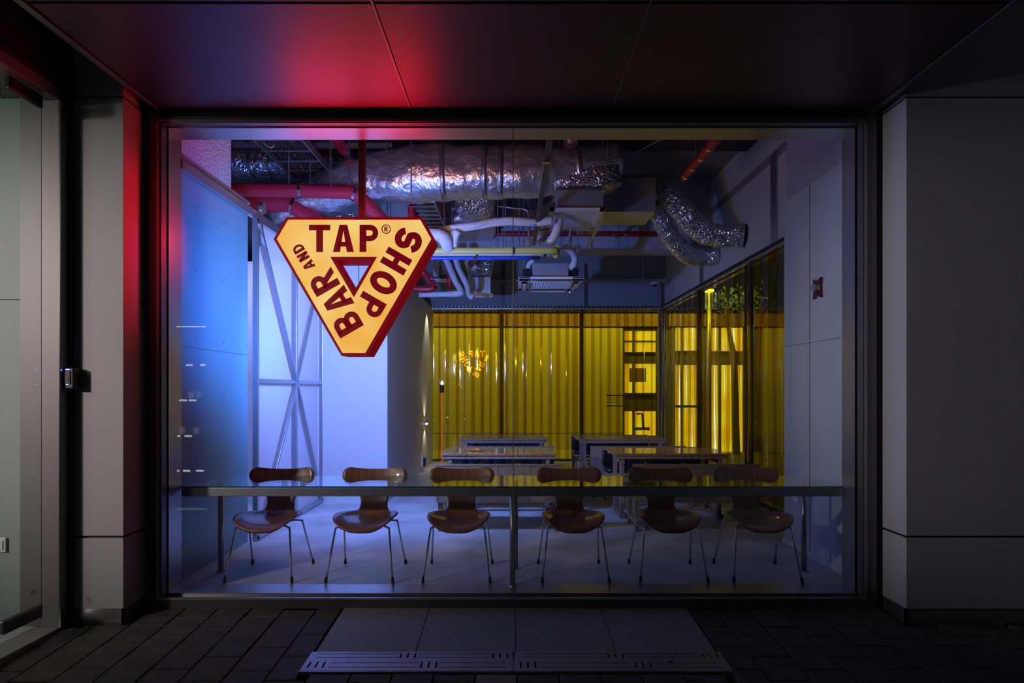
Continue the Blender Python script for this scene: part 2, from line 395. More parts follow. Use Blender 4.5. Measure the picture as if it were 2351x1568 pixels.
lf = MB(); c = P(1540, 1527, 3.34); c.z = GZ(3.34) + .012
pts = [c + Vector((.022 * math.cos(a) * (1 if k % 2 else .4), .022 * math.sin(a) * (1 if k % 2 else .4), .006 * (k % 3))) for k, a in enumerate([i * math.pi / 5 for i in range(10)])]
lf.add([c] + pts, [(0, 1 + k, 1 + (k + 1) % 10) for k in range(10)])
tag(lf.build('dry_leaf', mat('dry_leaf', (.14, .07, .05), .8)), 'small curled dry leaf lying on the right drain grate', 'leaf')

# pillars of facade board: front faces at depth 3.84, inner faces at X = 2.575
def pillar(side, xin, xout, extra=None):
    root = shell('wall_' + side + '_pillar')
    zb = GZ(3.84); s = -1 if xin < 0 else 1
    MB().box((xin + s * .012, 3.86, zb - .1), (xout, 4.35, 4.6)).build('core', 'gap', root)
    g = .008
    for z0, z1, nm in ((zb + .10, .474 - g, 'panel'), (.474 + g, 3.393 - g, 'panel'), (3.393 + g, 4.8, 'panel')):
        MB().box((xin + s * .001, 3.84, z0), (xout, 3.862, z1)).build(nm, 'fibre', root, bevel=.0015)      # front face
        MB().box((xin, 3.8405, z0), (xin + s * .014, 4.10, z1)).build(nm, 'fibre', root, bevel=.0015)      # inner face
    MB().box((xin + s * .006, 3.85, zb - .05), (xout, 3.87, zb + .10)).build('plinth', 'steel', root)
    MB().box((xin + s * .006, 3.85, zb - .05), (xin + s * .02, 4.10, zb + .10)).build('plinth', 'steel', root)
    return root
pl = pillar('left', -2.575, -2.905)
pr = pillar('right', 2.615, 6.5)
# dark recess strips beside the window frame
S(MB().box((-2.60, 4.085, -.15), (-2.545, 4.2, 3.42)).box((2.545, 4.085, -.15), (2.64, 4.2, 3.42)), 'trim_1', 'gap')
# soffit: three bays of dark glossy panels
sof = shell('ceiling_soffit')
ZS = 3.402
seams = (-2.44, -.70, .70, 2.50)
for a, b in zip(seams, seams[1:]):
    for d0, d1 in ((2.93, 4.10), (1.2, 2.912)):
        MB().box((a + .006, d0, ZS), (b - .006, d1, ZS + .02)).build('panel', 'soffit', sof, bevel=.002)
MB().box((-2.50, 1.2, ZS + .012), (2.56, 4.4, ZS + .30)).build('backing', 'soffit_seam', sof)
for s, e in ((-1, -2.445), (1, 2.505)):
    MB().box((e, 1.2, ZS - .012), (e + s * .03, 4.1, ZS + .03)).build('edge_strip', 'frame', sof, bevel=.003)
    MB().box((e + s * .032, 1.2, ZS + .004), (e + s * .062, 4.1, ZS + .30)).build('edge_strip', 'frame', sof, bevel=.003)
for x in (-.70, .70):
    MB().box((x - .009, 1.2, ZS - .005), (x + .003, 4.1, ZS + .004)).build('seam_bead', 'frame', sof)
MB().box((-2.5, 4.06, ZS - .03), (2.5, 4.12, ZS + .01)).build('edge_strip', 'gap', sof)
# ------------------------------------------------------------------ big window
w1 = shell('window_1')
DG, DI = 4.12, 4.32                             # glass plane, inner end of the steel reveal
XL, XR = -2.462, 2.462; ZT, ZB0 = 3.315, 0.0
XLi, XRi = -2.462, 2.460
for a, b in (((-2.565, 4.07, -.09), (XL - .0, 4.16, ZT + .095)), ((XR, 4.07, -.09), (2.565, 4.16, ZT + .095))):
    MB().box(a, b).build('frame_post', 'frame', w1, bevel=.003)
MB().box((XL, 4.07, ZT + .010), (XR, 4.16, ZT + .095)).build('frame_head', 'frame', w1, bevel=.003)
MB().box((XL, 4.065, -.088), (XR, 4.16, -.018)).build('frame_foot', 'frame', w1, bevel=.003)
# slim outer beads
MB().box((XL - .03, 4.060, -.02), (XL - .012, 4.075, ZT + .03)).build('bead', 'steel', w1); MB().box((XR + .012, 4.060, -.02), (XR + .03, 4.075, ZT + .03)).build('bead', 'steel', w1)
MB().box((XL - .03, 4.060, ZT + .018), (XR + .03, 4.075, ZT + .032)).build('bead', 'steel', w1)
MB().box((XL - .03, 4.056, -.022), (XR + .03, 4.075, -.008)).build('bead', 'steel', w1)
# reveal of brushed steel
MB().box((XL - .02, 4.13, 0), (XL, DI, ZT)).build('reveal', 'steel', w1); MB().box((XR, 4.13, 0), (XR + .02, DI, ZT)).build('reveal', 'steel', w1)
MB().box((XL, 4.13, ZT), (XR, DI, ZT + .02)).build('reveal', 'steel_h', w1); MB().box((XL, 4.13, -.02), (XR, DI, 0.001)).build('reveal', 'steel_h', w1)
xj = X_(1178, DG)
face('pane', [(XL, DG, -.01), (xj - .003, DG, -.01), (xj - .003, DG, ZT + .01), (XL, DG, ZT + .01)], 'glass', w1)
face('pane', [(xj + .003, DG, -.01), (XR, DG, -.01), (XR, DG, ZT + .01), (xj + .003, DG, ZT + .01)], 'glass', w1)
MB().box((xj - .003, DG - .003, -.01), (xj + .003, DG + .003, ZT + .01)).build('joint', mat('clear_joint', (.35, .36, .42), .35), w1)

# ------------------------------------------------------------------ entrance on the left
d1 = shell('door_1', (-2.95, 3.7, 0))
XE = -2.915; zt = 3.395
MB().box((-2.935, 3.80, -.12), (-2.905, 3.86, 4.8)).build('gap_strip', 'gap', d1)
MB().box((XE - .015, 3.745, -.12), (XE, 3.80, zt)).build('frame_post', 'frame', d1, bevel=.002)
MB().box((XE - .13, 3.745, -.12), (XE - .012, 3.765, zt)).build('frame_post', 'door_steel', d1, bevel=.002)
MB().box((XE - .15, 1.2, zt - .075), (XE, 3.80, zt)).build('frame_head', 'door_steel', d1, bevel=.003)
MB().box((XE - .2, 1.2, zt + .0), (XE - .03, 3.86, 4.8)).build('louvre_box', 'blackm', d1)
for k in range(9): MB().bar((XE - .02, 1.2, zt + .06 + k * .09), (XE - .02, 3.80, zt + .06 + k * .09), .05, .014).build('louvre', 'blackm', d1)
MB().box((XE - .012, 1.2, zt + .003), (XE + .003, 3.80, zt + .035)).build('edge_strip', mat('dark_red_strip', (.10, .02, .03), .4, metal=.6), d1)
XD = -2.98
dr = MB().add([(XD, 3.665, .0), (XD, 1.6, .0), (XD, 1.6, 3.31), (XD, 3.665, 3.31)], [(0, 1, 2, 3)]).build('door_pane', 'dglass', d1)
MB().box((XD - .004, 3.663, 0), (XD + .004, 3.668, 3.31)).build('pane_edge', 'door_steel', d1)
MB().box((XD - .018, 3.42, 3.23), (XD + .018, 3.665, 3.31)).build('clamp', 'blackm', d1, bevel=.008)
MB().box((XD - .018, 3.38, .015), (XD + .018, 3.665, .10)).build('clamp', 'frame', d1, bevel=.012)
MB().box((XE - .19, 1.2, -.16), (XE - .01, 3.76, -.088)).build('threshold', 'steel', d1, bevel=.003)
# jamb seen through the door glass, lobby wall and floor
MB().box((-3.20, 3.77, -.1), (-3.03, 3.80, zt)).build('inner_jamb', 'door_steel', d1)
wl = S(MB().box((-6.2, 3.80, -.1), (-3.03, 3.86, 3.6)), 'wall_entrance', mat('grey_green_board', (.30, .37, .33), .6))
MB().box((-6.2, 3.796, 2.04), (-3.2, 3.80, 2.044)).build('seam', 'gap', wl)
S(MB().box((-6.2, 1.0, -.14), (-3.10, 3.80, -.09)), 'floor_entrance', 'board')
S(MB().box((-6.2, 1.0, 3.36), (-3.02, 3.80, 3.5)), 'ceiling_entrance', 'ceil')
S(MB().box((-6.3, 1.0, -.1), (-6.2, 3.86, 3.5)), 'wall_entrance_far', 'wall')
t = thing('light_switch', 'white wall switch plate behind the entrance glass', 'switch', (-3.36, 3.79, .5))
c = P(6, 1251, 3.79)
MB().cbox((c.x - .01, 3.79, c.z), (.07, .014, .095)).build('plate', 'plastic', t, bevel=.004)
MB().cbox((c.x - .01, 3.781, c.z), (.04, .008, .06)).build('rocker', 'plastic', t, bevel=.002)
# maker's mark etched at the foot of the door glass: a small framed block of lines
t = thing('etched_mark', 'tiny etched maker mark near the foot of the entrance glass', 'decal', (XD, 3.6, .1))
b = MB(); 
for dz in (0, .012, .024): b.box((XD + .001, 3.585, .175 + dz), (XD + .002, 3.63, .179 + dz))
b.build('lines', 'blackm', t)
# card reader
t = thing('card_reader', 'black card reader with blue lights beside the entrance frame', 'card reader', tuple(P(169, 869, 3.80)))
c = P(169, 869, 3.80)
MB().cbox((c.x, 3.79, c.z), (.058, .06, .138)).build('housing', 'blackm', t, bevel=.008)
MB().cbox((c.x - .006, 3.757, c.z + .005), (.036, .006, .09)).build('keypad', 'black', t, bevel=.003)
MB().cbox((c.x - .006, 3.755, c.z + .058), (.022, .004, .005)).build('light_bar', 'led', t)
MB().cbox((c.x - .008, 3.755, c.z - .040), (.014, .004, .004)).build('light_bar', 'led', t)
MB().tube([(c.x + .008, 3.755, c.z + .03 - .02), (c.x + .004, 3.752, c.z), (c.x - .006, 3.755, c.z - .02)], .001, 6).build('card_mark', 'chrome', t)
lamp('reader_glow', 'SPOT', (c.x - .034, 3.75, c.z + .055), .10, (.1, .2, 1), .005, (c.x - .2, 3.76, c.z + .05), spot=100)

# ================================================================== SETTING (inside)
S(MB().box((-6.0, 4.32, -.12), (3.3, 14.2, 0)), 'floor', 'concrete')
S(MB().box((-6.0, 4.32, 4.70), (3.3, 11.8, 4.9)), 'ceiling', 'ceil')
S(MB().box((-6.0, 4.14, 3.335), (3.3, 4.32, 4.9)), 'wall_front', 'rough')
S(MB().box((-6.0, 4.14, -.1), (-2.60, 4.32, 3.335)), 'wall_front_left', 'wall')
pan = S(MB().box((-2.60, 4.32, 0), (-2.52, 5.53, 3.23)), 'wall_left', mat('green_grey_board', (.20, .36, .42), .38, bump=.05, bscale=9, var=.05, vscale=1.5))
MB().box((-2.521, 4.32, 1.78), (-2.518, 5.53, 1.783)).build('seam', 'frame', pan)
b = MB()
for d in (4.62, 5.06, 5.48):
    for z in (.35, .9, 1.4, 1.86, 2.4, 2.9):
        for k in range(2): b.cbox((-2.519, d + k * .02, z + k * .02), (.004, .006, .006))
b.build('screw_hole', 'gap', pan)
S(MB().box((-2.60, 4.32, 3.235), (-2.525, 5.21, 4.58)), 'wall_left_upper', 'rough')
S(MB().box((-2.53, 4.32, 3.225), (-2.505, 5.55, 3.245)), 'trim_2', 'zinc')
# corridor behind
S(MB().box((-6.0, 4.32, 0), (-5.9, 11.8, 4.7)), 'wall_corridor', 'wall')
# right side
wr = S(MB().box((2.60, 4.32, 0), (2.68, 5.53, 3.24)), 'wall_right', 'board')
MB().box((2.596, 4.32, 1.86), (2.60, 5.53, 1.863)).build('seam', 'frame', wr)
MB().box((2.596, 5.05, 0), (2.60, 5.053, 3.24)).build('seam', 'frame', wr)
MB().box((2.585, 4.32, 0), (2.60, 5.53, .05)).build('skirting', 'wall', wr)
S(MB().box((2.66, 5.50, 0), (3.2, 5.53, 3.24)), 'wall_right_return', 'board')
S(MB().box((2.62, 4.32, 3.24), (3.3, 5.53, 4.58)), 'wall_right_upper', 'rough')
wu = S(MB().box((3.10, 5.53, 3.15), (3.3, 11.8, 4.70)), 'wall_right_long', 'wall')
for d in (6.75, 9.35): MB().box((3.085, d, 3.15), (3.10, d + .16, 4.25)).build('pilaster', 'zinc', wu)
MB().box((3.09, 5.53, 4.16), (3.10, 9.0, 4.26)).build('beam_edge', 'ceil', wu)
# half-height block with the bright blue wall, and warm lit flank
S(MB().box((-6.0, 7.45, 0), (-1.60, 11.8, 3.10)), 'wall_block', 'wall')
# dark slab strip and beams overhead
S(MB().box((-6.0, 4.33, 4.58), (3.09, 7.6, 4.70)), 'ceiling_dark', 'darkceil')
S(MB().box((-6.0, 9.0, 3.63), (3.1, 9.4, 4.70)), 'trim_3', 'rough')
# back wall above the curtain
wb = S(MB().box((-6.0, 11.70, 3.14), (3.3, 11.9, 4.7)), 'wall_back', mat('back_grey', (.33, .34, .36), .7, bump=.2, bscale=40))
MB().box((X_(1343, 11.6), 11.68, 3.14), (X_(1350, 11.6), 11.70, 4.0)).build('edge', 'frame', wb)
MB().box((X_(1150, 11.6), 11.68, 3.14), (X_(1158, 11.6), 11.70, 4.0)).build('edge', 'frame', wb)
MB().box((-1.0, 11.60, 3.60), (3.1, 11.70, 3.66)).build('conduit_channel', 'zinc', wb)
# windows behind the curtains
w2 = shell('window_2')
for px, wd_ in ((1152, .075), (1335, .075)): MB().box((X_(px, 11.75) - wd_ / 2, 11.72, 0), (X_(px, 11.75) + wd_ / 2, 11.80, 3.14)).build('mullion', 'frame', w2)
MB().box((2.98, 11.70, 0), (3.08, 11.80, 3.14)).build('mullion', 'frame', w2)
MB().box((-1.7, 11.72, 3.05), (3.1, 11.80, 3.14)).build('frame_head', 'frame', w2)
MB().box((-1.7, 11.72, 0), (3.1, 11.80, .05)).build('frame_foot', 'frame', w2)
xs = [-1.7, X_(1152, 11.75), X_(1335, 11.75), 3.03]
for a, b_ in zip(xs, xs[1:]): face('pane', [(a, 11.76, .05), (b_, 11.76, .05), (b_, 11.76, 3.05), (a, 11.76, 3.05)], 'backglass', w2)
w3 = shell('window_3')
ds = (5.6, 7.62, 9.6, 11.72)
for d in ds: MB().box((3.10, d, 0), (3.18, d + .10, 3.15)).build('mullion', 'frame', w3)
MB().box((3.10, 5.6, 3.07), (3.18, 11.8, 3.15)).build('frame_head', 'frame', w3)
MB().box((3.10, 5.6, 0), (3.18, 11.8, .06)).build('frame_foot', 'frame', w3)
for a, b_ in zip(ds, ds[1:]): face('pane', [(3.14, a + .1, .06), (3.14, b_, .06), (3.14, b_, 3.07), (3.14, a + .1, 3.07)], 'glass', w3)
# corner post between the curtains
S(MB().box((2.92, 11.52, 0), (2.96, 11.56, Z_(645, 11.54))), 'trim_4', 'steel')

# ------------------------------------------------------------------ neighbour building beyond the windows
S(MB().box((3.3, 3.9, -.20), (14, 18, -.05)), 'floor_street', 'asphalt')
DN = 14.0
nb = shell('wall_neighbour')
zj = .40
xe = [X_(p, DN) for p in (900, 1010, 1108, 1206, 1315, 1430)]
for a, b_ in zip(xe, xe[1:]):
    MB().box((a + .006, DN, zj + .008), (b_ - .006, DN + .05, 2.95)).build('panel', 'facade', nb)
    MB().box((a + .006, DN, -.02), (b_ - .006, DN + .05, zj - .008)).build('panel', 'facade', nb)
a, b_ = X_(1752, DN), 9.5
MB().box((a, DN, -.1), (b_, DN + .05, 2.95)).build('panel', 'facade', nb)
xb = [X_(900, DN), X_(1163, DN), X_(1218, DN), X_(1304, DN), X_(1474, DN), X_(1620, DN), X_(1750, DN), 9.5]
for a, b_ in zip(xb, xb[1:]): MB().box((a + .008, DN - .05, 2.98), (b_ - .008, DN + .05, 3.28)).build('band_panel', 'facade_b', nb)
MB().box((X_(880, DN), DN + .05, -.1), (9.5, DN + .1, 3.3)).build('core', 'facade_d', nb)
def lit(px0, px1, ys, shelves=0, wallz=True):
    x0, x1 = X_(px0, DN), X_(px1, DN)
    for (y0, y1) in ys:
        z0, z1 = Z_(y1, DN), Z_(y0, DN)
        f = MB().box((x0, DN - .02, z0 - .02), (x1, DN + .05, z0)).box((x0, DN - .02, z1), (x1, DN + .05, z1 + .02)).build('window_frame', 'facade_d', nb)
        MB().box((x0, DN + .035, z0), (x1, DN + .045, z1)).build('lit_pane', 'litroom', f)
        xm = x0 + (x1 - x0) * .28
        MB().box((xm - .03, DN - .01, z0), (xm + .03, DN + .035, z1)).build('mullion', 'facade_d', f)
lit(1435, 1506, ((760, 782), (786, 808), (835, 902), (944, 1000)))
lit(1552, 1600, ((752, 805), (838, 930), (936, 1040)))
lit(1632, 1706, ((752, 806), (838, 1040)))
b = MB().box((X_(1445, DN), DN + .0, Z_(877, DN)), (X_(1483, DN), DN + .03, Z_(845, DN))); b.build('shelf_unit', mat('shelf_brown', (.22, .13, .08), .6), nb)
b = MB().tube([P(1462, 950, DN), P(1475, 950, DN), P(1477, 985, DN)], .03, 8).box((X_(1458, DN), DN, Z_(988, DN)), (X_(1492, DN), DN + .03, Z_(981, DN))); b.build('stool', 'facade_d', nb)
c = P(1628, 665, 12.6)
t = thing('street_lamp', 'bright white cylindrical street lamp seen through the right curtain', 'street lamp', (c.x, c.y, -.05))
MB().tube([(c.x, c.y, -.05), (c.x, c.y, c.z - .42)], .05, 12).build('pole', 'zinc', t, smooth=True)
MB().tube([(c.x, c.y, c.z - .42), (c.x, c.y, c.z - .04)], .085, 16).build('tube', 'pvcglass', t, smooth=True)
MB().tube([(c.x, c.y, c.z - .40), (c.x, c.y, c.z - .06)], .02, 10).build('core_light', emit('tube_core', (.8, 1, .8), 2), t)
MB().tube([(c.x, c.y, c.z - .04), (c.x, c.y, c.z)], .1, 16).build('head', 'lampwhite', t)
t = thing('street_tree', 'leafy tree branch beside the street lamp outside', 'tree', (c.x + .7, c.y + .8, -.05))
MB().tube([(c.x + .9, c.y + .8, -.05), (c.x + .85, c.y + .8, 2.2), (c.x + .6, c.y + .7, 3.3)], [.09, .07, .03], 8).build('trunk', 'facade_d', t)
b = MB()
for k in range(260):
    q = Vector((c.x + .30 + random.random() * 1.2, c.y + .5 + random.random() * .8, c.z - .1 + random.gauss(0, .16))); a = random.random() * 6.28
    u = Vector((math.cos(a), .3, math.sin(a))) * .05; v = Vector((-math.sin(a), .2, math.cos(a))) * .02
    b.add([q - u, q + v, q + u, q - v], [(0, 1, 2, 3)])
b.build('foliage', mat('leaf_green', (.10, .16, .04), .6), t)

# ================================================================== CURTAINS
def arc_strip(p0, p1, z0, z1, bulge, nrm, nseg=5, wob=0.0):
    p0, p1, nrm = Vector(p0), Vector(p1), Vector(nrm); vs = []
    rows = 7
    for j in range(rows):
        z = z0 + (z1 - z0) * j / (rows - 1)
        for i in range(nseg + 1):
            t = i / nseg; q = p0.lerp(p1, t) + nrm * (bulge * (1 - (2 * t - 1) ** 2)) + nrm * wob * math.sin(j * 1.3 + p0.x * 9 + p0.y * 7)
            vs.append((q.x, q.y, z))
    n = nseg + 1
    return MB().add(vs, [(j * n + i, j * n + i + 1, (j + 1) * n + i + 1, (j + 1) * n + i) for j in range(rows - 1) for i in range(nseg)])
def curtain(name, label, a, b, z0, z1, n, nrm):
    a, b = Vector(a), Vector(b); root = thing(name, label, 'curtain', ((a.x + b.x) / 2, (a.y + b.y) / 2, 0), 'amber strip curtains')
    u = (b - a) / n; nv = Vector(nrm)
    for k in range(n):
        j = random.uniform(-.12, .12)
        off = nv * (.012 if k % 2 else -.012)
        ov = .17 + random.uniform(-.14, .14)
        s = arc_strip(a + u * (k - ov + j * .3) + off, a + u * (k + 1 + ov + j * .2) + off, z0 + random.uniform(0, .02), z1, random.uniform(.006, .026) * random.choice((1, 1, -1)), nv, wob=.009)
        s.build('strip', 'pvc', root, smooth=True)
    r = MB().bar(a + Vector((0, 0, z1 + .05)), b + Vector((0, 0, z1 + .05)), .05, .03); r.build('rail', 'blackm', root)
    m = int((b - a).length / .075); h = MB()
    for k in range(m):
        p = a.lerp(b, (k + .5) / m)
        h.cbox((p.x - nv.x * .03, p.y - nv.y * .03, z1 + .05), (.03, .03, .022))
    h.build('rail_hook', 'zinc', root, kind='stuff')
    MB().bar(a + Vector((0, 0, z1 + .012)), b + Vector((0, 0, z1 + .012)), .034, .028).build('clamp_bar', 'zinc', root)
    return root
curtain('strip_curtain', 'amber plastic strip curtain across the back behind the picnic tables', (-1.62, 11.6, 0), (2.98, 11.6, 0), .02, 3.06, 27, (0, 1, 0))
curtain('strip_curtain', 'dark amber plastic strip curtain along the right side wall', (3.0, 5.56, 0), (3.0, 11.55, 0), .03, 3.06, 34, (-1, 0, 0))

# ================================================================== SLIDING DOOR
d2 = shell('door_2', (-2.45, 6.5, 0))
XS = -2.455; a0, a1 = 5.53, 7.50; zt2 = 3.09
def rod(p, q, w=.045, nm='frame_bar'): return MB().bar(p, q, w, w, up=(1, 0, 0)).build(nm, 'zinc', d2, bevel=.003)
rod((XS, a0 + .03, 0.01), (XS, a0 + .03, zt2)); rod((XS, a1 - .03, 0.01), (XS, a1 - .03, zt2)); rod((XS, a0, .03), (XS, a1, .03)); rod((XS, a0, zt2), (XS, a1, zt2))
am = 6.56; zm = 1.54
rod((XS, am, 0), (XS, am, zt2), .05, 'frame_post'); rod((XS, a0, zm), (XS, a1, zm), .04)
for p, q in (((a0 + .05, zt2 - .03), (am, zm)), ((am, zm), (a1 - .05, .03)), ((a1 - .05, zt2 - .03), (am, zm)), ((am, zm), (a0 + .05, .03))):
    rod((XS + .02, p[0], p[1]), (XS + .02, q[0], q[1]), .035, 'brace')
b = MB(); vs = []; n = 130
for i in range(n + 1):
    d = a0 + .04 + (a1 - a0 - .08) * i / n
    for z in (.04, zt2): vs.append((XS - .035 - (.010 if i % 2 else 0), d, z))
b.add(vs, [(2 * i, 2 * i + 2, 2 * i + 3, 2 * i + 1) for i in range(n)]); b.build('corrugated_sheet', 'poly', d2)
MB().tube([(XS + .03, a1 - .03, .98), (XS + .09, a1 - .03, 1.0), (XS + .09, a1 - .03, 1.24), (XS + .03, a1 - .03, 1.26)], .010, 8).build('handle', 'blackm', d2)
for d in (a0 + .12, a1 - .2):
    h = MB().box((XS - .005, d - .03, zt2 - .25), (XS + .02, d + .03, zt2 + .10)).build('hanger', 'zinc', d2, bevel=.004)
    MB().tube([(XS + .0, d, zt2 + .13), (XS + .045, d, zt2 + .13)], .055, 20, up=(0, 0, 1)).build('wheel', 'zinc', h, smooth=False)
S(MB().box((-2.50, 4.32, 3.10), (-2.455, 7.6, 3.17)), 'trim_5', 'zinc')

# ================================================================== SIGN
DS, DT = 4.48, .21                              # front face depth and thickness
def z2w(x, y, d=DS): return P(600 + x / 4.239, 470 + y / 4.239, d)
def zp(pts): return [(z2w(x, y).x, z2w(x, y).z) for x, y in pts]
sign = thing('hanging_sign', 'illuminated triangular yellow and red lettered sign hanging in the window', 'sign', (z2w(905, 120).x, DS + DT / 2, z2w(905, 120).z))
outer = zp([(245, 120), (1565, 120), (1688, 335), (1035, 1470), (780, 1470), (120, 335)])
inner = zp([(262, 148), (1548, 148), (1655, 335), (1012, 1444), (792, 1444), (152, 335)])
trio = zp([(672, 508), (1127, 508), (902, 902)])
hole = zp([(722, 537), (1078, 537), (900, 845)])
def ring(poly_o, poly_i, d, d2=None):
    """flat ring between two closed outlines; angularly matched, so it needs no boolean"""
    mb = MB(); c = Vector((sum(p[0] for p in poly_i) / len(poly_i), sum(p[1] for p in poly_i) / len(poly_i)))
    def hit(poly, a):
        r = Vector((math.cos(a), math.sin(a))); best = None
        for i in range(len(poly)):
            p, q = Vector(poly[i]), Vector(poly[(i + 1) % len(poly)]); e = q - p; den = r.x * e.y - r.y * e.x
            if abs(den) < 1e-9: continue
            w = p - c; t = (w.x * e.y - w.y * e.x) / den; s_ = (w.x * r.y - w.y * r.x) / den
            if t > 0 and -1e-6 <= s_ <= 1 + 1e-6 and (best is None or t < best): best = t
        return c + r * best
    angs = sorted({round(math.atan2(p[1] - c.y, p[0] - c.x), 6) for p in list(poly_o) + list(poly_i)})
    n = len(angs); vs = []
    for a in angs:
        for pl_ in (poly_o, poly_i): h = hit(pl_, a); vs.append((h.x, d, h.y))
    mb.add(vs, [(2 * i, 2 * i + 1, 2 * ((i + 1) % n) + 1, 2 * ((i + 1) % n)) for i in range(n)])
    return mb
# red side walls, outside and inside the hole
def side(idx, nm, m, lb=None):
    pts = [outer[k % 6] for k in list(idx) + [idx[-1] + 1]]; q = len(pts)
    MB().add([(x, DS, z) for x, z in pts] + [(x, DS + DT, z) for x, z in pts], [(k, k + 1, q + k + 1, q + k) for k in range(q - 1)]).build(nm, m, sign, label=lb)
side((1, 2, 3), 'side_wall', 'signside'); side((0,), 'glowing_side_wall', 'signglow', 'top wall of the box, glowing strongest'); side((4, 5), 'side_wall', 'signglow2')
sd = MB(); sd.add([(x, DS, z) for x, z in hole] + [(x, DS + DT, z) for x, z in hole], [(i, (i + 1) % 3, 3 + (i + 1) % 3, 3 + i) for i in range(3)])
sd.build('hole_wall', 'signside', sign)
ring(inner, trio, DS - .002).build('front_face', 'facey', sign)
ring(outer, inner, DS - .003).build('front_border', 'signred', sign)
ring(trio, hole, DS - .003).build('hole_border', 'signred', sign)
ring(outer, hole, DS + DT).build('back_face', 'signred', sign)
MB().prism(zp([(918, -2150), (978, -2150), (978, 125), (918, 125)]), DS + .08, DS + .135).build('pole', mat('pole_dark', (.03, .012, .018), .5), sign)
c = z2w(948, 118); MB().box((c.x - .05, DS + .05, c.z - .002), (c.x + .05, DS + .16, c.z + .012)).build('mount_plate', 'blackm', sign)
# letters, drawn in a unit-high box
def arc(cx, cy, rx, ry, a0, a1, n=10): return [(cx + rx * math.cos(math.radians(a0 + (a1 - a0) * i / n)), cy + ry * math.sin(math.radians(a0 + (a1 - a0) * i / n))) for i in range(n + 1)]
def ribbon(pts, t, closed=False):
    n = len(pts); L_, R_ = [], []
    for i, p in enumerate(pts):
        p = Vector(p); a = Vector(pts[(i - 1) % n]) if (closed or i) else None; b = Vector(pts[(i + 1) % n]) if (closed or i < n - 1) else None
        d1_ = (p - a).normalized() if a is not None else None; d2_ = (b - p).normalized() if b is not None else None
        if d1_ is None: nn = Vector((-d2_.y, d2_.x)); k = 1
        elif d2_ is None: nn = Vector((-d1_.y, d1_.x)); k = 1
        else:
            nn = (Vector((-d1_.y, d1_.x)) + Vector((-d2_.y, d2_.x))).normalized(); k = 1 / max(.5, nn.dot(Vector((-d1_.y, d1_.x))))
        L_.append(p + nn * t / 2 * k); R_.append(p - nn * t / 2 * k)
    m = n if closed else n - 1
    return [(L_[i], L_[(i + 1) % n], R_[(i + 1) % n], R_[i]) for i in range(m)]
def glyph(ch, t=.245, w=.72):
    h = t / 2; q = []
    if ch == 'T': q += [((0, 1), (w, 1), (w, 1 - t * .8), (0, 1 - t * .8)), ((w / 2 - h, 1), (w / 2 + h, 1), (w / 2 + h, 0), (w / 2 - h, 0))]
    elif ch == 'H': q += [((0, 0), (t, 0), (t, 1), (0, 1)), ((w - t, 0), (w, 0), (w, 1), (w - t, 1)), ((t, .5 - h * .85), (w - t, .5 - h * .85), (w - t, .5 + h * .85), (t, .5 + h * .85))]
    elif ch == 'A':
        ax = .14; q += [((0, 0), (t * 1.05, 0), (w / 2 + .0, .80), (w / 2 - ax, 1)), ((w, 0), (w - t * 1.05, 0), (w / 2, .80), (w / 2 + ax, 1)), ((w / 2 - ax, 1), (w / 2 + ax, 1), (w / 2, .76)),
                 ((w * .22, .20), (w * .78, .20), (w * .72, .37), (w * .28, .37))]
    elif ch in 'PR':
        q += [((0, 0), (t, 0), (t, 1), (0, 1))]
        cy = .70; r = .30 - h * .8; x0 = w - r - h
        q += ribbon([(t * .5, 1 - h * .8), (x0, 1 - h * .8)] + arc(x0, cy, r, r, 90, -90)[1:] + [(t * .5, cy - r)], t * .8)
        if ch == 'R': q += [((w * .38, .42), (w * .68, .45), (w * 1.03, 0), (w * .70, 0))]
    elif ch == 'B':
        q += [((0, 0), (t, 0), (t, 1), (0, 1))]
        r = .245 - h * .45; x0 = w - r - h
        q += ribbon([(t * .5, 1 - h * .8), (x0 - .02, 1 - h * .8)] + arc(x0 - .02, 1 - h * .8 - r, r, r, 90, -90)[1:] + [(t * .5, 1 - h * .8 - 2 * r)], t * .8)
        q += ribbon([(t * .5, h * .8 + 2 * r), (x0, h * .8 + 2 * r)] + arc(x0, h * .8 + r, r, r, 90, -90)[1:] + [(t * .5, h * .8)], t * .8)
    elif ch == 'D':
        q += [((0, 0), (t, 0), (t, 1), (0, 1))]; x0 = w * .42
        q += ribbon([(t * .5, 1 - h * .8), (x0, 1 - h * .8)] + arc(x0, .5, w - x0 - h, .5 - h * .8, 90, -90, 14)[1:] + [(t * .5, h * .8)], t * .8)
    elif ch == 'N': q += [((0, 0), (t, 0), (t, 1), (0, 1)), ((w - t, 0), (w, 0), (w, 1), (w - t, 1)), ((0, 1), (t, 1), (w, 0), (w - t, 0))]
    elif ch == 'O': q += ribbon(arc(w / 2 + .02, .5, w / 2 - h + .03, .5 - h + .02, 0, 340, 24), t, True)
    elif ch == 'S':
        rx = w / 2 - h + .02; ry = .255 - h * .25; cx = w / 2
        top = arc(cx, 1 - h + .01 - ry, rx, ry, 25, 232, 12); bot = arc(cx, h - .01 + ry, rx, ry, 52, -155, 12)
        q += ribbon(top + bot, t)
    return q
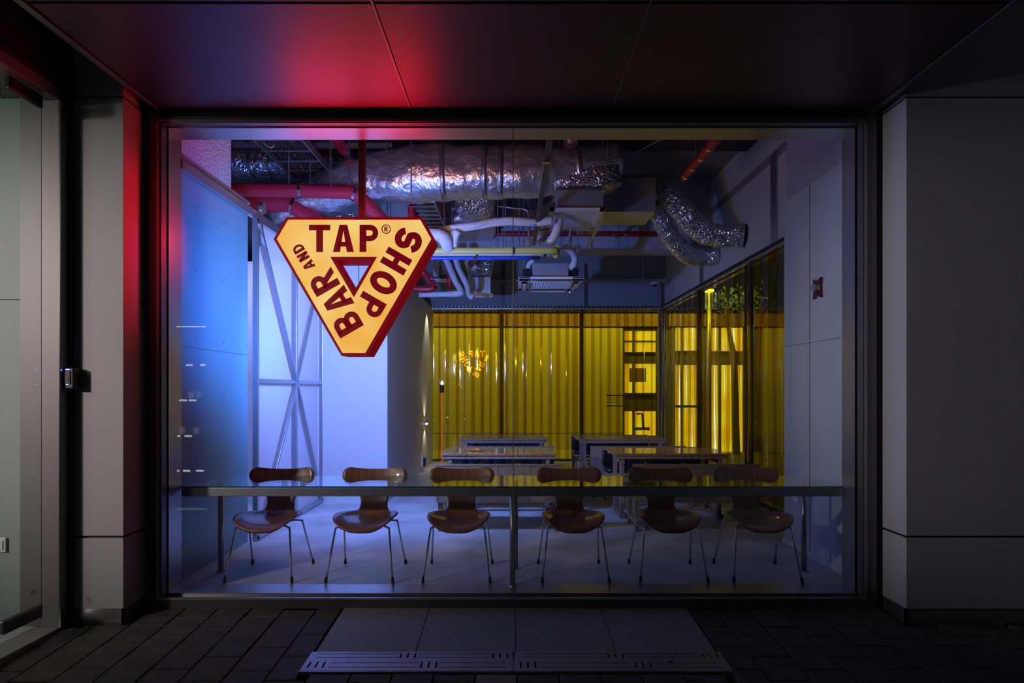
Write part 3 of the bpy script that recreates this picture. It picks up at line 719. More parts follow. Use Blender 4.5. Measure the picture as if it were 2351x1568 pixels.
def place(ch, cx, cy, ang, hgt, d, m, parent, w=.72, t=.245, back=False, th=.004):
    """centre in sign-zoom px, ang = image rotation of the reading direction, hgt in zoom px"""
    k = hgt / 4.239 / F * DS; c = z2w(cx, cy); ca, sa = math.cos(math.radians(ang)), math.sin(math.radians(ang)); mb = MB()
    for poly in glyph(ch, t, w):
        pts = []
        for x, y in poly:
            u, v = (x - w / 2) * k, (y - .5) * k
            X, Z = c.x + u * ca - v * sa, c.z + u * sa + v * ca
            if back: X = 2 * z2w(905, 0).x - X
            pts.append((X, Z))
        mb.prism(pts, d - th, d)
    return mb.build('letter', m, parent)
txt = [('T', 570, 330, 0, 264, .78), ('A', 801, 330, 0, 264, .77), ('P', 1052, 330, 0, 264, .71),
       ('S', 1432, 347, -120, 264, .74), ('H', 1313, 550, -120, 264, .66), ('O', 1193, 755, -120, 264, .72), ('P', 1062, 985, -120, 264, .70),
       ('B', 838, 1155, 120, 264, .72), ('A', 742, 935, 120, 264, .78), ('R', 612, 755, 120, 264, .70),
       ('A', 463, 590, 120, 108, .74), ('N', 410, 507, 120, 108, .68), ('D', 362, 428, 120, 108, .72)]
for ch, x, y, a, hh, w in txt:
    place(ch, x, y, a, hh, DS - .004, 'letter', sign, w)
    place(ch, x, y, 0 if a == 0 else -a, hh, DS + DT + .006, 'letterlit', sign, w, back=True) if a == 0 else None
# back face lettering (the tilted words mirror-placed so that they read rightly from behind)
for ch, x, y, a, hh, w in txt:
    if a == 0: continue
    k = hh / 4.239 / F * DS; c = z2w(x, y); ca, sa = math.cos(math.radians(a)), math.sin(math.radians(a)); mb = MB(); xm = z2w(905, 0).x
    for poly in glyph(ch, .2, w):
        mb.prism([(2 * xm - (c.x + (qx - w / 2) * k * ca - (qy - .5) * k * sa) if False else c.x + (qx - w / 2) * k * ca - (qy - .5) * k * sa, c.z + (qx - w / 2) * k * sa + (qy - .5) * k * ca) for qx, qy in poly], DS + DT + .002, DS + DT + .006)
    for i, v in enumerate(mb.v): v.x = 2 * xm - v.x
    for v in mb.v: pass
    mb.build('letter', 'letterlit', sign)
c = z2w(1216, 240); rr = 41 / 4.239 / F * DS
b = MB(); 
for q in ribbon(arc(0, 0, rr, rr, 0, 345, 24), rr * .20, True): b.prism([(c.x + v.x, c.z + v.y) for v in q], DS - .008, DS - .004)
b.build('registered_mark', 'letter', sign)
place('R', 1216, 240, 0, 46, DS - .004, 'letter', sign, .75, .24)
# made-up pendant body for the unseen blue lamp behind the sign
t = thing('added_pendant', 'small black pendant body added for the blue lamp behind the triangular sign', 'lamp', (-1.36, 5.15, 2.2))
MB().tube([(-1.36, 5.15, 2.25), (-1.36, 5.15, 4.58)], .004, 6).build('cord', 'blackm', t)
MB().lathe([(.02, .0), (.045, .01), (.05, .05), (.02, .09)], (-1.36, 5.15, 2.19), 14).build('socket', 'blackm', t)

# ================================================================== COUNTER
ctr = thing('glass_counter', 'long glass topped counter on a grey steel frame inside the window', 'table', (0, 4.5, 0))
cz = .74
cf, cb = 4.265, 4.80
MB().box((XL + .03, cf, cz - .01), (XR - .03, cb, cz)).build('glass_top', 'tglass', ctr)
MB().box((XL + .03, cf - .002, cz - .0095), (XR - .03, cf, cz - .0005)).build('glass_edge', 'gedge', ctr)
MB().box((XL + .03, cf, cz - .075), (XR - .03, cf + .03, cz - .0105)).build('front_rail', 'zinc', ctr, bevel=.003)
for x in (XL + .04, XR - .04): MB().box((x - .015, cf + .03, cz - .05), (x + .015, cb - .03, cz - .012)).build('side_rail', 'zinc', ctr)
for x, d in ((-2.325, 4.63), (2.335, 4.63), (0.005, 4.30), (0.03, 4.70)):
    l = MB().tube([(x, d, 0), (x, d, cz - .03)], .021, 16).build('leg', 'steel', ctr, smooth=True)
    MB().tube([(x, d, 0), (x, d, .01)], .035, 16).build('foot_plate', 'steel', l)

# ================================================================== CHAIRS
def make_chair():
    root = thing('shell_chair', 'chair', 'chair')
    # spine of the moulded shell: (y, z, half width, side lift, side wrap forward)
    key = [(-.225, .372, .085, .004, -.010), (-.235, .385, .150, .018, -.02), (-.215, .400, .195, .036, -.01), (-.16, .415, .228, .050, 0), (-.08, .422, .243, .055, 0), (.0, .422, .240, .052, 0),
           (.07, .423, .215, .046, 0), (.125, .430, .170, .035, .0), (.165, .450, .132, .012, .0), (.190, .485, .114, 0, .006), (.205, .530, .110, 0, .010), (.218, .575, .122, 0, .014),
           (.230, .615, .150, 0, .02), (.240, .650, .198, 0, .03), (.248, .685, .242, 0, .045), (.256, .720, .264, 0, .05), (.264, .755, .268, 0, .05), (.270, .778, .250, .012, .045), (.274, .786, .210, .022, .035)]
    q = [Vector(k) if len(k) < 5 else k for k in key]
    import itertools
    rows = []
    n = len(key)
    for i in range(n - 1):
        for s_ in range(3):
            t_ = s_ / 3; k0, k1, k2, k3 = key[max(i - 1, 0)], key[i], key[i + 1], key[min(i + 2, n - 1)]
            rows.append([.5 * (2 * b + (c - a) * t_ + (2 * a - 5 * b + 4 * c - d) * t_ ** 2 + (3 * b - a - 3 * c + d) * t_ ** 3) for a, b, c, d in zip(k0, k1, k2, k3)])
    rows.append(list(key[-1]))
    nu = 16; vs = []
    for r in rows:
        y, z, w, lift, wrap = r
        for k in range(nu + 1):
            u = -1 + 2 * k / nu
            vs.append((u * w, y - wrap * u * u, z + lift * abs(u) ** 2.2 * 1.0))
    N_ = nu + 1
    sh = MB().add(vs, [(j * N_ + i, j * N_ + i + 1, (j + 1) * N_ + i + 1, (j + 1) * N_ + i) for j in range(len(rows) - 1) for i in range(nu)]).build('seat_shell', 'walnut', root, smooth=True)
    md = sh.modifiers.new('thick', 'SOLIDIFY'); md.thickness = .010; md.offset = 0
    MB().lathe([(.09, 0), (.10, .006), (.10, .018), (.02, .03)], (0, -.02, .382), 18).build('hub', 'blackm', root)
    for sx in (-1, 1):
        for sy, e, fd in ((-1, (.185, -.150), -.245), (1, (.195, .085), .238)):
            ex_, ey = e
            path = smoothpath([(sx * .03, -.02 + sy * .02, .394), (sx * ex_ * .75, ey * .75, .402), (sx * (ex_ + .012), ey * 1.06, .394), (sx * (ex_ + .024), ey * 1.12, .365), (sx * .252, fd, .012)], 5)
            # keep the long shank straight
            path = path[:16] + [Vector((sx * .252, fd, .012))]
            l = MB().tube(path, .0075, 10).build('leg', 'chrome', root, smooth=True)
            MB().tube([(sx * .2505, fd - sy * .003, .04), (sx * .253, fd, 0)], .0115, 10).build('foot_cap', 'black', l)
    return root
ch0 = make_chair()
chairs = [(-1.905, 4.59, 'walnut shell chair at the far left of the counter beside the sliding door', .5), (-1.14, 4.59, 'walnut shell chair second from the left, before the bright blue wall', -1),
          (-.415, 4.59, 'walnut shell chair just left of the middle counter leg', 0), (.477, 4.59, 'walnut shell chair just right of the middle counter leg', 1),
          (1.225, 4.59, 'walnut shell chair second from the right, yellow glint on its seat', -1.5), (1.930, 4.59, 'walnut shell chair at the far right near the fire alarm wall', -2)]
for i, (x, d, lb, r) in enumerate(chairs):
    o = ch0 if i == 0 else copy_tree(ch0)
    o.location = (x, d, 0); o.rotation_euler = (0, 0, math.radians(r)); tag(o, lb, 'chair', 'walnut shell chairs along the counter')

# ================================================================== PICNIC TABLES AND BENCHES
def make_table(npl=9, w=1.30, dep=.62):
    root = thing('plank_table', 't', 'table')
    pw = w / npl
    for k in range(npl):
        MB().box((-w / 2 + k * pw + .0015, -dep / 2, .712), (-w / 2 + (k + 1) * pw - .0015, dep / 2, .738)).build('plank', 'oak2', root, bevel=.002)
    MB().box((-w / 2 + .02, -dep / 2 + .015, .672), (w / 2 - .02, -dep / 2 + .05, .7115)).build('apron', 'oak', root, bevel=.002)
    MB().box((-w / 2 + .02, dep / 2 - .05, .672), (w / 2 - .02, dep / 2 - .015, .7115)).build('apron', 'oak', root, bevel=.002)
    for s in (-1, 1):
        x = s * (w / 2 - .10)
        for y in (-dep / 2 + .10, dep / 2 - .10):
            MB().box((x - .022, y - .035, .05), (x + .022, y + .035, .71)).build('leg', 'oak', root, bevel=.002)
        MB().box((x - .03, -dep / 2 + .02, 0), (x + .03, dep / 2 - .02, .05)).build('runner', 'oak', root, bevel=.003)
        MB().box((x - .022, -dep / 2 + .03, .62), (x + .022, dep / 2 - .03, .672)).build('cross_rail', 'oak', root)
        MB().bar((x - s * .02, 0, .20), (x - s * .40, 0, .67), .035, .05).build('brace', 'oak2', root)
        MB().bar((x, -dep / 2 + .12, .08), (x, dep / 2 - .12, .45), .03, .045).build('brace', 'oak2', root)
    MB().box((-w / 2 + .1, -.02, .18), (w / 2 - .1, .02, .23)).build('stretcher', 'oak', root)
    return root
def make_bench(npl=8, w=1.28):      # faces +Y; its board back is at -Y
    root = thing('padded_bench', 'b', 'bench')
    pw = w / npl
    for k in range(npl):
        a = -w / 2 + k * pw
        MB().box((a + .0015, -.225, .30), (a + pw - .0015, -.203, .675)).build('back_board', 'oak', root, bevel=.002)
        MB().pillow((a + pw / 2, -.168, .555), (pw * .99, .075, .21)).build('back_cushion', 'leather', root, smooth=True)
        MB().pillow((a + pw / 2, .02, .435), (pw * .99, .36, .06)).build('seat_cushion', 'leather', root, smooth=True)
    MB().box((-w / 2, -.20, .375), (w / 2, .21, .405)).build('seat_board', 'oak', root, bevel=.003)
    MB().box((-w / 2 - .005, -.23, .675), (w / 2 + .005, -.195, .692)).build('cap_rail', 'oak', root, bevel=.002)
    MB().bar((-w / 2 - .004, -.19, .408), (-w / 2 - .004, .2, .408), .012, .012).build('piping', 'piping', root)
    for s in (-1, 1):
        x = s * (w / 2 - .04)
        for y in (-.17, .17): MB().box((x - .025, y - .025, 0), (x + .025, y + .025, .375)).build('leg', 'oak', root, bevel=.002)
        MB().box((x - .02, -.15, .08), (x + .02, .15, .12)).build('stretcher', 'oak', root)
        MB().box((x - .02, -.2, .405), (x + .02, -.19, .67)).build('back_post', 'oak', root)
    return root
tb0, bn0 = make_table(), make_bench()
tabs = [(-.145, 6.80, 'plank-topped table, nearer of the left pair, dark stain on its top'), (-.12, 8.74, 'plank-topped table, farther of the left pair'),
        (1.80, 6.80, 'plank-topped table, nearer of the right pair'), (1.62, 8.74, 'plank-topped table, farther of the right pair by the corner post')]
for i, (x, d, lb) in enumerate(tabs):
    o = tb0 if i == 0 else copy_tree(tb0); o.location = (x, d, 0); tag(o, lb, 'table', 'plank tables in the room')
bens = [(-.13, 6.12, 0, 'plank-backed bench turned away, before the near left table'), (-.10, 7.46, 180, 'black cushioned bench behind the near left table'),
        (-.07, 8.02, 0, 'plank-backed bench turned away, before the far left table'), (-.10, 9.56, 180, 'black cushioned bench behind the far left table'),
        (1.88, 6.12, 0, 'plank-backed bench turned away, before the near right table'), (1.83, 7.46, 180, 'black cushioned bench behind the near right table, end visible'),
        (1.70, 8.02, 0, 'plank-backed bench turned away, before the far right table'), (1.64, 9.56, 180, 'black cushioned bench behind the far right table, beside its left end')]
for i, (x, d, r, lb) in enumerate(bens):
    o = bn0 if i == 0 else copy_tree(bn0); o.location = (x, d, 0); o.rotation_euler = (0, 0, math.radians(r)); tag(o, lb, 'bench', 'padded benches at the plank tables')
# dark stain on nearer left table
b = MB(); c = Vector((X_(1090, 6.72), 6.72, .7385)); b.add([c + Vector((.11 * math.cos(a) * (1 + .3 * math.sin(3 * a)), .09 * math.sin(a), 0.0006)) for a in [k * .393 for k in range(16)]], [tuple(range(16))])
b.build('stain', mat('stain', (.03, .022, .02), .3), tb0)

# floor lamp in the back-left
xl, dl = X_(1015, 10.1), 10.1
t = thing('floor_lamp', 'thin red floor lamp with a clear funnel shade before the curtain', 'lamp', (xl, dl, 0))
MB().lathe([(.05, 0), (.05, .16), (.035, .17)], (xl, dl, 0), 16).build('base', 'zinc', t, smooth=False)
MB().tube([(xl, dl, .17), (xl, dl, 1.40)], .010, 8).build('pole', 'redlamp', t)
MB().lathe([(.035, 0), (.035, .13)], (xl, dl, 1.40), 14).build('socket', 'blackm', t)
MB().lathe([(.03, 0), (.07, .08), (.08, .10)], (xl, dl, 1.53), 16).build('lamp_shade', 'pvcglass', t, smooth=True)
MB().lathe([(.01, 0), (.025, .03), (.01, .06)], (xl, dl, 1.54), 10).build('bulb', emit('bulb', (1, .9, .7), 9), t)
# wall sconce on the warm flank, socket box
c = P(976, 973, 10.6)
t = thing('wall_sconce', 'small bright sconce on the warm lit wall edge beside the curtain', 'lamp', (-1.58, 10.6, c.z))
MB().cbox((-1.585, 10.6, c.z), (.03, .12, .05)).build('body', 'zinc', t)
MB().cbox((-1.56, 10.6, c.z + .0), (.03, .10, .02)).build('lens', emit('sconce', (1, .85, .6), 10), t)
lamp('sconce_up', 'SPOT', (-1.50, 10.6, c.z + .05), 7, (1.0, .80, .5), .02, (-1.64, 10.65, 2.4), spot=90, blend=.7)
lamp('sconce_down', 'SPOT', (-1.50, 10.6, c.z - .05), 5, (1.0, .80, .5), .02, (-1.64, 10.65, 0), spot=100, blend=.7)
t = thing('socket_box', 'small black socket box at the foot of the warm lit wall', 'socket', (-1.58, 10.4, .25))
MB().cbox((-1.57, 10.4, Z_(1060, 10.4)), (.05, .12, .15)).build('body', 'blackm', t, bevel=.005)
MB().cbox((-1.585, 10.25, Z_(1054, 10.4)), (.03, .05, .2)).build('cover', 'plastic', t)
# fire alarm on the right wall
c = Vector((2.60, 4.885, Z_(662, 4.885)))
t = thing('fire_alarm', 'dark red fire alarm with a faceted clear dome on the right wall', 'alarm', tuple(c))
hh, ww = .085, .062
def star(s): return [(-ww * s, hh * s), (-.02 * s, hh * s * .78), (.02 * s, hh * s * .78), (ww * s, hh * s), (ww * s * .86, .02), (ww * s * .86, -.02), (ww * s, -hh * s), (.02 * s, -hh * s * .78), (-.02 * s, -hh * s * .78), (-ww * s, -hh * s), (-ww * s * .86, -.02), (-ww * s * .86, .02)]
def plate(s, x0, x1):
    p = star(s); n = len(p)
    return MB().add([(x0, c.y + a, c.z + b_) for a, b_ in p] + [(x1, c.y + a, c.z + b_) for a, b_ in p], [tuple(range(n)), tuple(range(n, 2 * n))] + [(i, (i + 1) % n, n + (i + 1) % n, n + i) for i in range(n)])
plate(1.12, 2.592, 2.60).build('back_plate', 'plastic', t); plate(1.0, 2.57, 2.592).build('body', 'alarm', t)
b = MB(); prof = [(.034, 0), (.034, .015), (.026, .032), (.010, .042)]
b.tube([(2.57 - z, c.y + .008, c.z + .005) for r, z in prof], [r for r, z in prof], 10); b.build('dome', mat('faceted_dome', (.5, .52, .56), .08, metal=.5), t)
MB().box((2.567, c.y - .045, c.z - .02), (2.57, c.y - .035, c.z + .02)).build('lettering', 'plastic', t)
c = P(1830, 1141, 5.2)
t = thing('light_switch', 'white socket plate low on the right wall behind the counter leg', 'switch', (2.6, 5.28, c.z))
MB().cbox((2.595, 5.28, c.z), (.012, .085, .12)).build('plate', 'plastic', t, bevel=.003)
MB().cbox((2.586, 5.28, c.z), (.008, .04, .05)).build('rocker', 'plastic', t)
# notice sticker on the back glass
t = thing('glass_notice', 'small opening notice of dark bars on the back glass', 'notice', (X_(1412, 11.5), 11.74, Z_(920, 11.5)))
x0, x1 = X_(1392, 11.74), X_(1432, 11.74)
b = MB(); b.box((x0, 11.745, Z_(909, 11.74)), (x1, 11.75, Z_(906.5, 11.74))); b.box((x0, 11.745, Z_(933, 11.74)), (x1, 11.75, Z_(930.5, 11.74))); b.build('bar', 'blackm', t)
b = MB()
for k in range(4): b.box((x0, 11.746, Z_(913 + k * 4, 11.74)), (x1 - .1 * (k % 2), 11.75, Z_(912.3 + k * 4, 11.74)))
b.build('text_line', 'facade_d', t)
# paper scrap on floor
sp = [P(1575, 1161, 7.1), P(1590, 1165, 7.1)]
b = MB(); c = Vector((X_(1580, 7.25), 7.25, .01)); b.add([c + Vector(v) for v in ((-.06, -.02, 0), (0, .03, .02), (.06, -.01, 0), (.02, -.05, .015), (-.03, -.05, .01))], [(0, 1, 2, 3, 4)])
tag(b.build('paper_scrap', mat('scrap', (.7, .6, .1), .5)), 'crumpled yellow scrap on the floor below the right tables', 'scrap')

# ================================================================== CEILING SERVICES
def pipe(name, label, pts, r, m, clamps=(), cat='pipe', group=None, seg=14, smooth=4, amp=0, cm='chrome', cw=.03, hang=()):
    w = [P(*p) for p in pts]; path = smoothpath(w, smooth) if len(w) > 2 else [w[0].lerp(w[1], k / 6) for k in range(7)]
    root = thing(name, label, cat, tuple(w[0]), group)
    MB().tube(path, r, seg, amp=amp, fr=7).build('tube', m, root, smooth=True)
    for c_ in hang:
        p = path[int(c_ * (len(path) - 1))]; MB().tube([p, (p.x, p.y, 3.63 if 9 <= p.y <= 9.4 else (4.58 if p.y < 7.6 else 4.70))], .005, 6).build('hanger', 'zinc', root)
    for c_ in clamps:
        k = c_ * (len(path) - 1); i = min(int(k), len(path) - 2); p = path[i].lerp(path[i + 1], k - i); d = (path[i + 1] - path[i]).normalized() * cw / 2
        MB().tube([p - d, p + d], r * 1.10, seg).build('clamp', cm, root, smooth=False)
    return root
def foil_duct(name, label, pts, rs, r2=None, m='foil', ex=2.4, amp=.02, bands=(), n=8, fr=3.5, seg=28, closed=True):
    w = [P(*p) for p in pts]; path = smoothpath(w, n); N_ = len(path)
    R1 = lerp_list(rs, N_); R2 = lerp_list(r2, N_) if r2 else R1
    root = thing(name, label, 'duct', tuple(w[0]))
    MB().tube(path, R1, seg, ex=ex, amp=amp, fr=fr, r2=R2).build('foil_wrap', m, root, smooth=True)
    for bp_ in bands:
        k = bp_ * (N_ - 1); i = min(int(k), N_ - 2); p = path[i]; d = (path[i + 1] - path[i]).normalized() * .03
        MB().tube([p - d, p + d], R1[i] * 1.03, seg, ex=ex, r2=R2[i] * 1.03, amp=amp * .5, fr=fr).build('tape_band', 'tape', root, smooth=True)
    return root
foil_duct('foil_duct', 'wide foil wrapped duct with taped bands and a bulged section, middle of the ceiling',
          [(640, 500, 7.6), (740, 452, 7.4), (850, 415, 7.25), (960, 400, 7.15), (1080, 397, 7.15), (1200, 397, 7.15), (1300, 392, 7.2), (1412, 378, 7.3)],
          [.22, .27, .30, .30, .31, .30, .29, .27], [.18, .26, .28, .33, .30, .29, .24, .22], amp=.03, bands=(.50, .62, .66, .78, .88), n=14)
foil_duct('foil_duct', 'narrower foil wrapped duct at the upper left, darker underneath',
          [(430, 372, 8.0), (560, 378, 8.0), (620, 372, 8.0), (680, 378, 8.0), (830, 392, 8.1)], [.19, .22, .27, .24, .20], [.20, .21, .25, .22, .19], m='foil_c', amp=.03, bands=(.35, .6))
foil_duct('foil_duct', 'crumpled foil duct sweeping down to the left under the red pipes',
          [(560, 480, 8.6), (660, 478, 8.5), (760, 478, 8.4), (860, 465, 8.2)], [.10, .16, .26, .2], m='foil_c', amp=.05)
foil_duct('foil_duct', 'short foil elbow dropping from the middle of the main duct',
          [(1090, 440, 7.7), (1092, 465, 7.8), (1090, 482, 8.0)], [.27, .26, .24], [.22, .2, .18], m='foil_c', ex=3, amp=.03)
foil_duct('foil_duct', 'square foil duct running back below the main duct elbow',
          [(1090, 494, 8.1), (1092, 530, 8.9), (1096, 566, 9.6), (1100, 596, 10.2), (1102, 622, 10.6)], [.29, .29, .30, .24, .22], [.13, .13, .13, .13, .13], m='foil_c', ex=6, amp=.025, bands=(.03, .45, .9))
# flanges on the square duct
t = thing('duct_flange', 'galvanised flange bar across the square foil duct', 'bracket', tuple(P(1090, 480, 8.0)))
c = P(1088, 480, 8.0); MB().cbox(c, (.62, .04, .03)).build('bar', 'zinc', t)
for x in (-.3, .3): MB().tube([c + Vector((x, 0, 0)), c + Vector((x, 0, -.55))], .006, 6).build('rod', 'zinc', t)
# foil plenum and grille unit
c = P(1342, 415, 7.0)
t = thing('duct_plenum', 'foil wrapped plenum box above a grey metal duct and white grille', 'duct', tuple(c))
MB().tube([P(1270, 415, 7.15), P(1300, 415, 7.15), P(1340, 414, 7.15), P(1380, 415, 7.15), P(1408, 412, 7.2)], .19, 24, ex=7, r2=.135, amp=.015, fr=5).build('foil_wrap', 'foil_c', t, smooth=True)
a = P(1280, 437, 7.0); b_ = P(1386, 480, 7.0)
MB().box((a.x, 7.0, b_.z), (b_.x, 7.4, a.z)).build('metal_box', 'galv', t, bevel=.004)
MB().box((a.x - .02, 6.98, a.z - .005), (b_.x + .02, 7.42, a.z + .02)).build('flange', 'zinc', t)
g0, g1 = P(1263, 479, 6.95), P(1387, 479, 6.95)
MB().box((g0.x, 6.93, g0.z - .02), (g1.x, 7.00, g0.z + .005)).box((g0.x, 7.72, g0.z - .02), (g1.x, 7.80, g0.z + .005)).box((g0.x, 6.93, g0.z - .02), (g0.x + .05, 7.8, g0.z + .005)).box((g1.x - .05, 6.93, g0.z - .02), (g1.x, 7.8, g0.z + .005)).build('grille_frame', 'plastic', t)
b = MB()
for k in range(18): d = 7.02 + k * .039; b.bar((g0.x + .05, d, g0.z - .008), (g1.x - .05, d, g0.z - .008), .024, .003)
b.build('grille_slats', 'plastic', t, kind='stuff')
MB().box((g0.x + .03, 7.0, g0.z + .005), (g1.x - .03, 7.74, g0.z + .02)).build('pan', mat('lavender_pan', (.55, .55, .60), .5), t)
face('clear_deflector', [tuple(P(1268, 494, 6.9)), tuple(P(1392, 491, 6.9)), tuple(P(1370, 540, 7.5)), tuple(P(1256, 536, 7.5))], 'pvcglass', t)
MB().bar(P(1388, 480, 7.0), P(1350, 565, 8.3), .03, .03).build('bracket_arm', 'zinc', t)
for px in (1268, 1384): MB().tube([P(px, 470, 7.0), P(px, 470, 7.0) + Vector((0, 0, 1.2))], .005, 6).build('rod', 'zinc', t)
# lower diffuser
c = P(1101, 650, 9.6)
t = thing('duct_diffuser', 'blue-lit metal box with a white framed diffuser below the square duct', 'duct', tuple(c))
for dx in (-.2, .2): MB().tube([(c.x + dx, 9.8, c.z), (c.x + dx, 9.8, 4.7)], .005, 6).build('rod', 'zinc', t)
a, b_ = P(1077, 636, 9.6), P(1126, 669, 9.6); MB().box((a.x, 9.6, b_.z), (b_.x, 10.0, a.z)).build('metal_box', 'galv', t)
a2 = P(1076, 601, 9.7); b2 = P(1130, 634, 9.7); MB().tube([(c.x, 9.75, a2.z), (c.x, 9.75, b2.z)], .19, 20, ex=6, r2=.16, amp=.02, fr=6).build('foil_wrap', 'foil_c', t, smooth=True)
a = P(1073, 670, 9.55); b_ = P(1131, 670, 9.55)
MB().box((a.x, 9.52, a.z - .02), (b_.x, 9.56, a.z + .01)).box((a.x, 9.98, a.z - .02), (b_.x, 10.02, a.z + .01)).box((a.x, 9.52, a.z - .02), (a.x + .03, 10.02, a.z + .01)).box((b_.x - .03, 9.52, a.z - .02), (b_.x, 10.02, a.z + .01)).build('diffuser_frame', 'plastic', t)
MB().box((a.x + .03, 9.56, a.z - .004), (b_.x - .03, 9.98, a.z + .002)).build('diffuser_pan', 'plastic', t)
# big fan box and flexible ducts
a, b_ = P(1386, 405, 7.6), P(1505, 486, 7.6)
t = thing('fan_box', 'large grey metal ventilation box feeding two flexible ducts', 'ventilation box', ((a.x + b_.x) / 2, 7.9, b_.z))
MB().box((a.x, 7.6, b_.z), (b_.x, 8.22, a.z)).build('case', 'galv', t, bevel=.004)
MB().box((a.x - .01, 7.58, a.z - .015), (b_.x + .01, 7.60, a.z + .01)).build('edge', 'frame', t)
for px in (1400, 1493): MB().tube([P(px, 412, 7.58), P(px, 412, 7.58) + Vector((0, 0, .3))], .006, 6).build('rod', 'zinc', t)
b = MB()
for px in (1450, 1476, 1500): b.cbox(P(px, 446, 7.595), (.012, .008, .012))
b.build('screw', 'chrome', t)
fd = foil_duct('flexible_duct', 'thicker silver flexible duct bending from the metal box to the right wall',
               [(1490, 445, 8.0), (1520, 440, 7.95), (1560, 478, 7.9), (1605, 525, 7.85), (1650, 542, 7.8), (1708, 541, 7.70)], [.13, .135, .15, .155, .15, .15], m='foil_c', ex=2, amp=.012, n=16, fr=9)
fd = foil_duct('flexible_duct', 'slimmer silver flexible duct hanging lower behind the thick one',
               [(1498, 470, 8.1), (1512, 495, 8.2), (1540, 545, 8.4), (1575, 582, 8.6), (1610, 592, 8.75), (1648, 588, 8.72)], [.12, .125, .13, .135, .13, .13], m='foil_c', ex=2, amp=.012, n=16, fr=9)
# red sprinkler pipes, and wrapped pipes with red light put into their colour
pipe('red_pipe', 'dark red sprinkler pipe with steel clamps slanting at the upper right', [(1662, 298, 5.9), (1570, 408, 7.15)], .055, 'redpaint', (.30, .50, .72, .92), cat='pipe', hang=(.8,))
pipe('red_pipe', 'level dark red pipe behind the white grille', [(950, 537, 9.0), (1200, 537, 9.0), (1530, 537, 9.0)], .042, 'redpaint', (.62, .69, .82, .86), hang=(.3, .85))
pipe('red_pipe', 'thick wrapped pipe, painted as red-lit, with steel bands above the sign, level then dipping right', [(480, 436, 6.9), (640, 437, 6.9), (770, 440, 6.9), (812, 444, 6.9), (845, 470, 6.95), (890, 520, 7.0)], .082, 'redlitwrap', (.27, .62), smooth=6, hang=(.3, .55))
pipe('red_pipe', 'wide pipe elbow, painted as red-lit, under the wrapped pipe left of the sign pole', [(520, 462, 7.3), (620, 466, 7.3), (675, 472, 7.3), (740, 520, 7.3)], .115, 'redlitwrap', (.68,), smooth=6, hang=(.35,))
pipe('red_pipe', 'upright red pipe between the sign top and the main duct', [(945, 300, 7.62), (945, 530, 7.62)], .052, 'redpaint', hang=(.05,))
pipe('red_pipe', 'short red pipe leaning under the slab left of the sign pole', [(760, 300, 6.6), (790, 345, 7.2), (812, 375, 7.6)], .07, 'redpaint', (.45,))
pipe('red_pipe', 'thin red pipe running down beside the cable ladder', [(1003, 440, 7.6), (1030, 545, 9.3)], .07, 'redpaint', (.45,))
pipe('red_pipe', 'bright red elbow pipe low beside the right corner of the sign', [(968, 622, 8.4), (985, 642, 8.5), (998, 659, 8.6), (980, 664, 8.6), (940, 662, 8.6)], .055, 'redpaint', (.25, .42), hang=(.98,))
pipe('red_pipe', 'flat dark red upright behind the white pipes', [(1032, 497, 9.2), (1032, 665, 9.2)], .04, 'redpaint')
# coloured level pipes
pipe('yellow_pipe', 'level yellow wrapped pipe with metal clamps and a blunt end', [(930, 576, 6.9), (1100, 576, 6.9), (1262, 575, 6.9), (1274, 578, 6.95), (1278, 588, 7.0)], .042, 'yellowp', (.36, .72))
pipe('white_pipe', 'level white wrapped pipe under the yellow pipe', [(930, 585, 7.0), (1268, 585, 7.0)], .036, 'insul', (.49, .95), amp=.003)
pipe('blue_pipe', 'thin level blue pipe, lowest of the three', [(930, 593, 6.95), (1240, 592, 6.95)], .022, 'bluep', (.52, .95))
# white wrapped refrigerant lines
G = 'white wrapped pipes'
pipe('white_pipe', 'white wrapped pipe arching up from the sign corner to the grille unit', [(1008, 530, 6.8), (1040, 522, 6.8), (1090, 516, 6.8), (1130, 508, 6.85), (1180, 505, 6.9), (1235, 510, 7.0)], .036, 'insul', amp=.006, smooth=6)
pipe('white_pipe', 'second white wrapped pipe just under the arching one', [(985, 540, 6.75), (1025, 540, 6.75), (1050, 528, 6.8), (1100, 520, 6.85), (1160, 512, 6.9), (1230, 514, 7.0)], .032, 'insul', amp=.006, smooth=6)
pipe('white_pipe', 'thick white wrapped bundle by the right corner of the sign', [(985, 538, 6.7), (1012, 540, 6.7), (1022, 552, 6.75), (1030, 570, 6.85)], .072, 'insul', amp=.015, smooth=6)
pipe('white_pipe', 'short white wrapped branch rising over the yellow pipe', [(1052, 530, 6.75), (1045, 545, 6.8), (1042, 566, 6.85)], .04, 'insul', amp=.006)
pipe('white_pipe', 'white wrapped pipe dropping below the coloured pipes to a foot', [(1022, 590, 8.0), (1035, 620, 8.4), (1045, 645, 8.6), (1058, 668, 8.8), (1048, 675, 8.8), (962, 676, 8.8)], .045, 'insul', amp=.006, smooth=6)
pipe('white_pipe', 'white wrapped pipe dropping further right, ending in an elbow', [(1045, 590, 8.0), (1055, 620, 8.4), (1072, 655, 8.7), (1076, 676, 8.9), (1086, 684, 8.9)], .042, 'insul', amp=.006, smooth=6, hang=(.3,))
pipe('white_pipe', 'white wrapped pipe hanging from the left of the grille unit', [(1285, 500, 7.1), (1278, 530, 7.1), (1262, 560, 7.1)], .055, 'insul', amp=.01, hang=(.1,))
pipe('white_pipe', 'white wrapped hose curling down to the ceiling cassette', [(1280, 567, 7.4), (1302, 570, 7.5), (1318, 585, 7.6), (1318, 605, 7.7), (1302, 622, 7.8)], .042, 'insul', amp=.005, smooth=6)
